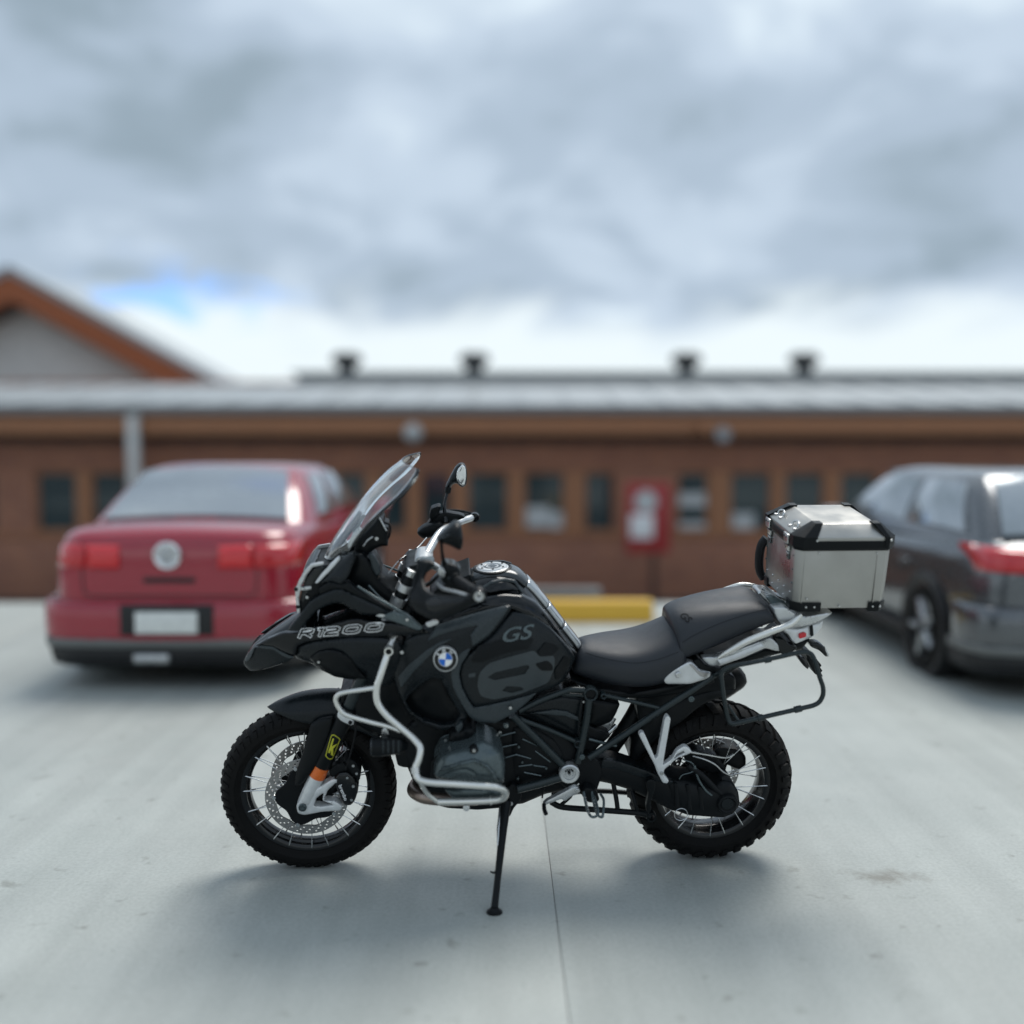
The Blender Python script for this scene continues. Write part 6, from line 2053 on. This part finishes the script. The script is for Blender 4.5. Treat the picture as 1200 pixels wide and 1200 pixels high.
    def cabpt(sx, t, end):   # a point on the rear (end=0) or front (end=1) face, t up
        u = lerp(rb0, rt0, t) if end == 0 else lerp(rb1, rt1, t)
        return Vector((sx * lerp(wb, wt, t), u, lerp(zb, zt, t)))
    d0, d1 = .14, .86
    pane('rear_window', [cabpt(-.84, d0, 0), cabpt(.84, d0, 0), cabpt(.86, d1, 0), cabpt(-.86, d1, 0)], 'car_glass', .020)
    pane('windscreen', [cabpt(-.86, d0 - .05, 1), cabpt(.86, d0 - .05, 1), cabpt(.86, d1, 1), cabpt(-.86, d1, 1)], 'car_glass', .022)
    for sx in (1, -1):
        def sp(u, t):
            return Vector((sx * lerp(wb, wt, t), u, lerp(zb, zt, t)))
        lo, hi = .16, .80
        m0 = (rt0 + rt1) / 2
        pane('side_window', [sp(rt0 - .22, lo), sp(m0 - .06, lo), sp(m0 - .06, hi), sp(rt0 + .10, hi)], 'car_glass', .012)
        pane('side_window', [sp(m0 + .04, lo), sp(rb1 - .42, lo), sp(rt1 - .02, hi), sp(m0 + .04, hi)], 'car_glass', .012)
        # mirrors, handles, sill
        mo = box('door_mirror', car, (sx * (W + .10), rb1 - .62, trunk - .01), (.20, .13, .14), paint, .05)
        for hu in (m0 - .30, m0 + .72):
            box('door_handle', car, (sx * (W * 1.0 + .004), hu, trunk - .24), (.03, .20, .032), paint, .010)
        box('sill_trim', car, (sx * (W * .965), L * .5, .25), (.05, 2.1 * s, .10), 'car_trim', .02)
        # lamps
        box('reflector', car, (sx * W * .74, .055, .38), (.26, .03, .045), 'tail_red', .01)
        hl_ = hull_box('headlight', car, [Vector((sx * W * .52, L - .16, .60)), Vector((sx * W * .88, L - .42, .62)), Vector((sx * W * .80, L - .55, .62)), Vector((sx * W * .50, L - .35, .60)),
                                          Vector((sx * W * .52, L - .24, .74)), Vector((sx * W * .90, L - .50, .80)), Vector((sx * W * .80, L - .65, .80)), Vector((sx * W * .50, L - .42, .74))], 'car_glass', .015)
        # wheels
        for wu in (.92 * s, 3.62 * s):
            wh = empty('wheel', car)
            wh.location = (sx * (W - .13), wu, .315)
            mesh_obj('arch', *lathe_geo([(.30, -.10), (.375, -.10), (.385, .128), (.36, .140), (.30, .120)], (0, 0, .015), 40, 'X', True) if sx > 0 else lathe_geo([(.30, .10), (.375, .10), (.385, -.128), (.36, -.140), (.30, -.120)], (0, 0, .015), 40, 'X', True), 'car_trim', wh, 40)
            h = .105 * sx
            mesh_obj('tyre', *lathe_geo([(.20, -h), (.29, -h), (.312, -h * .7), (.315, 0), (.312, h * .8), (.29, h * 1.25), (.22, h * 1.3), (.20, h)], (0, 0, 0), 40, 'X', True), 'tyre', wh, 40)
            V, Fc = lathe_geo([(0, h * 1.0), (.06, h * 1.05), (.06, h * .8), (.19, h * .7), (.205, h * 1.2), (.215, h * 1.2), (.215, h * .4), (0, h * .4)], (0, 0, 0), 30, 'X')
            mesh_obj('rim', V, Fc, 'car_trim', wh, 40)
            for k in range(5):
                an = 2 * math.pi * k / 5
                V, Fc = tube_geo([Vector((h * 1.0, .05 * math.cos(an), .05 * math.sin(an))), Vector((h * 1.15, .205 * math.cos(an), .205 * math.sin(an)))], [.032, .022], 8)
                mesh_obj('rim_spoke', V, Fc, 'wheel_alloy', wh, 40)
    # bumpers, plate, badge
    bmp = []
    for (u, w) in ((.0, .62), (-.035, .80), (.02, .95), (.20, 1.005), (.42, 1.01)):
        bmp.append((u, w * W))
    V, Fc = [], []
    zz = ((.30, .02), (.36, -.012), (.50, -.016), (.58, .0), (.60, .05))
    side = [(0, -.045)] + [(w, u) for u, w in ((-.045, .45 * W), (-.03, .72 * W), (.03, .92 * W), (.18, 1.0 * W), (.44, 1.012 * W))]
    path = [(-x, u) for x, u in reversed(side[1:])] + side
    for (z, ins) in zz:
        for (x, u) in path:
            V.append((x * (1 - ins * .4), u + ins * .8 - .01, z))
    n = len(path)
    Fc = [(i * n + k, i * n + k + 1, (i + 1) * n + k + 1, (i + 1) * n + k) for i in range(len(zz) - 1) for k in range(n - 1)]
    bo = mesh_obj('rear_bumper', V, Fc, paint, car, 50)
    sd = bo.modifiers.new('t', 'SOLIDIFY')
    sd.thickness = .05
    sb = bo.modifiers.new('s', 'SUBSURF')
    sb.levels = sb.render_levels = 1
    V = []
    for (z, ins) in ((.27, .05), (.285, .015), (.32, .004), (.345, .006)):
        for (x, u) in path:
            V.append((x * (1 - ins * .6), u + ins - .012, z))
    Fc = [(i * n + k, i * n + k + 1, (i + 1) * n + k + 1, (i + 1) * n + k) for i in range(3) for k in range(n - 1)]
    bo = mesh_obj('bumper_valance', V, Fc, 'car_bumper_grey', car, 50)
    sd = bo.modifiers.new('t', 'SOLIDIFY')
    sd.thickness = .04
    V = []
    for (z, ins) in ((.13, .14), (.17, .06), (.24, .035), (.29, .035)):
        for (x, u) in path:
            V.append((x * (1 - ins * .6), u + ins - .012, z))
    bo = mesh_obj('diffuser', V, Fc, 'car_trim', car, 50)
    sd = bo.modifiers.new('t', 'SOLIDIFY')
    sd.thickness = .03
    box('underbody', car, (0, L * .5, .21), (W * 1.7, L * .90, .16), 'car_trim', .03)
    box('plate_recess', car, (0, -.064, .47), (.60, .02, .20), 'car_trim', .01)
    box('number_plate', car, (0, -.078, .455), (.40, .012, .14), 'plate_white', .004)
    box('boot_handle', car, (0, .012, .72), (.34, .03, .04), 'car_trim', .008)
    box('tow_cover', car, (-.12, -.01, .21), (.24, .05, .07), 'wheel_alloy', .02)
    return car




def panel_gap(car, pts, name='panel_gap'):
    """dark shut line laid on the body from behind"""
    from mathutils.bvhtree import BVHTree
    bpy.context.view_layer.update()
    body = [c for c in car.children if c.name.startswith('body')][0]
    ev = body.evaluated_get(bpy.context.evaluated_depsgraph_get())
    me = ev.to_mesh()
    tree = BVHTree.FromPolygons([v.co.copy() for v in me.vertices], [tuple(p.vertices) for p in me.polygons])
    ev.to_mesh_clear()
    out = []
    for a, b in zip(pts, pts[1:]):
        for k in range(8):
            x, z = a[0] + (b[0] - a[0]) * k / 8, a[1] + (b[1] - a[1]) * k / 8
            h = tree.ray_cast(Vector((x, -2, z)), Vector((0, 1, 0)))[0]
            if h is not None:
                out.append(h)
    V, Fc = tube_geo(out, .0055, 6)
    return mesh_obj(name, V, Fc, 'car_trim', car, 40)


def tail_lamps(car, W):
    """lamp lenses that follow the curve of the tail"""
    from mathutils.bvhtree import BVHTree
    bpy.context.view_layer.update()
    body = [c for c in car.children if c.name.startswith('body')][0]
    ev = body.evaluated_get(bpy.context.evaluated_depsgraph_get())
    me = ev.to_mesh()
    tree = BVHTree.FromPolygons([v.co.copy() for v in me.vertices], [tuple(p.vertices) for p in me.polygons])
    ev.to_mesh_clear()
    for sx in (1, -1):
        lamp = empty('tail_light', car)
        for nm, x0, x1, m in (('inner_lens', .36, .60, 'tail_red_bright'), ('lens', .612, .915, 'tail_red')):
            N, M = 10, 4
            V, Fc = [], []
            for i in range(N + 1):
                for k in range(M + 1):
                    x = W * (x0 + (x1 - x0) * i / N)
                    z = .79 + .15 * k / M + .012 * (x / W)
                    h = tree.ray_cast(Vector((sx * x, -2, z)), Vector((0, 1, 0)))[0]
                    edge = 1 if 0 < i < N and 0 < k < M else 0
                    V.append(Vector((sx * x, (h.y if h is not None else .5) - .004 - .010 * edge, z)))
            Fc = [(i * (M + 1) + k, i * (M + 1) + k + 1, (i + 1) * (M + 1) + k + 1, (i + 1) * (M + 1) + k) for i in range(N) for k in range(M)]
            o = mesh_obj(nm, V, Fc, m, lamp, 60)
            sd = o.modifiers.new('t', 'SOLIDIFY')
            sd.thickness = .012
            sd.offset = 0


RED = (-2.22, 6.72, 0)
red = make_car('parked_car', RED, 'red saloon car seen from behind at left of the motorcycle', 'car_red')
# round maker's emblem on the boot
em = empty('emblem', red)
ec = Vector((0.0, -.012, .885))
mesh_obj('emblem_ring', *lathe_geo([(.068, .02), (.068, -.022), (.078, -.026), (.088, -.022), (.088, .02)], ec, 32, 'Y', True), 'chrome', em, 30)
mesh_obj('emblem_disc', *lathe_geo([(0, -.014), (.070, -.014), (.070, .02), (0, .02)], ec, 32, 'Y'), 'wheel_alloy', em, 30)
for pts in ([(-.022, .046), (0, .006), (.022, .046)], [(-.046, .012), (-.022, -.042), (0, -.002), (.022, -.042), (.046, .012)]):
    V, Fc = tube_geo([ec + Vector((x * 1.35, -.018, z * 1.35)) for x, z in pts], .006, 6)
    mesh_obj('emblem_stroke', V, Fc, 'chrome', em, 30)
make_car('parked_car', (3.78, 6.40, 0), 'dark grey car parked at right behind the top case', 'car_dark', L=4.35, W=0.90, H=1.43, trunk=1.00, hatch=True)

for cr_ in [o for o in bpy.data.objects if o.name.startswith('parked_car')]:
    panel_gap(cr_, [(-.58, .97), (-.56, .64), (-.50, .615), (.50, .615), (.56, .64), (.58, .97)])
    tail_lamps(cr_, .89)
    box('high_brake_light', cr_, (0, .60, 1.075), (.30, .03, .02), 'tail_red', .005)

bpy.context.view_layer.update()
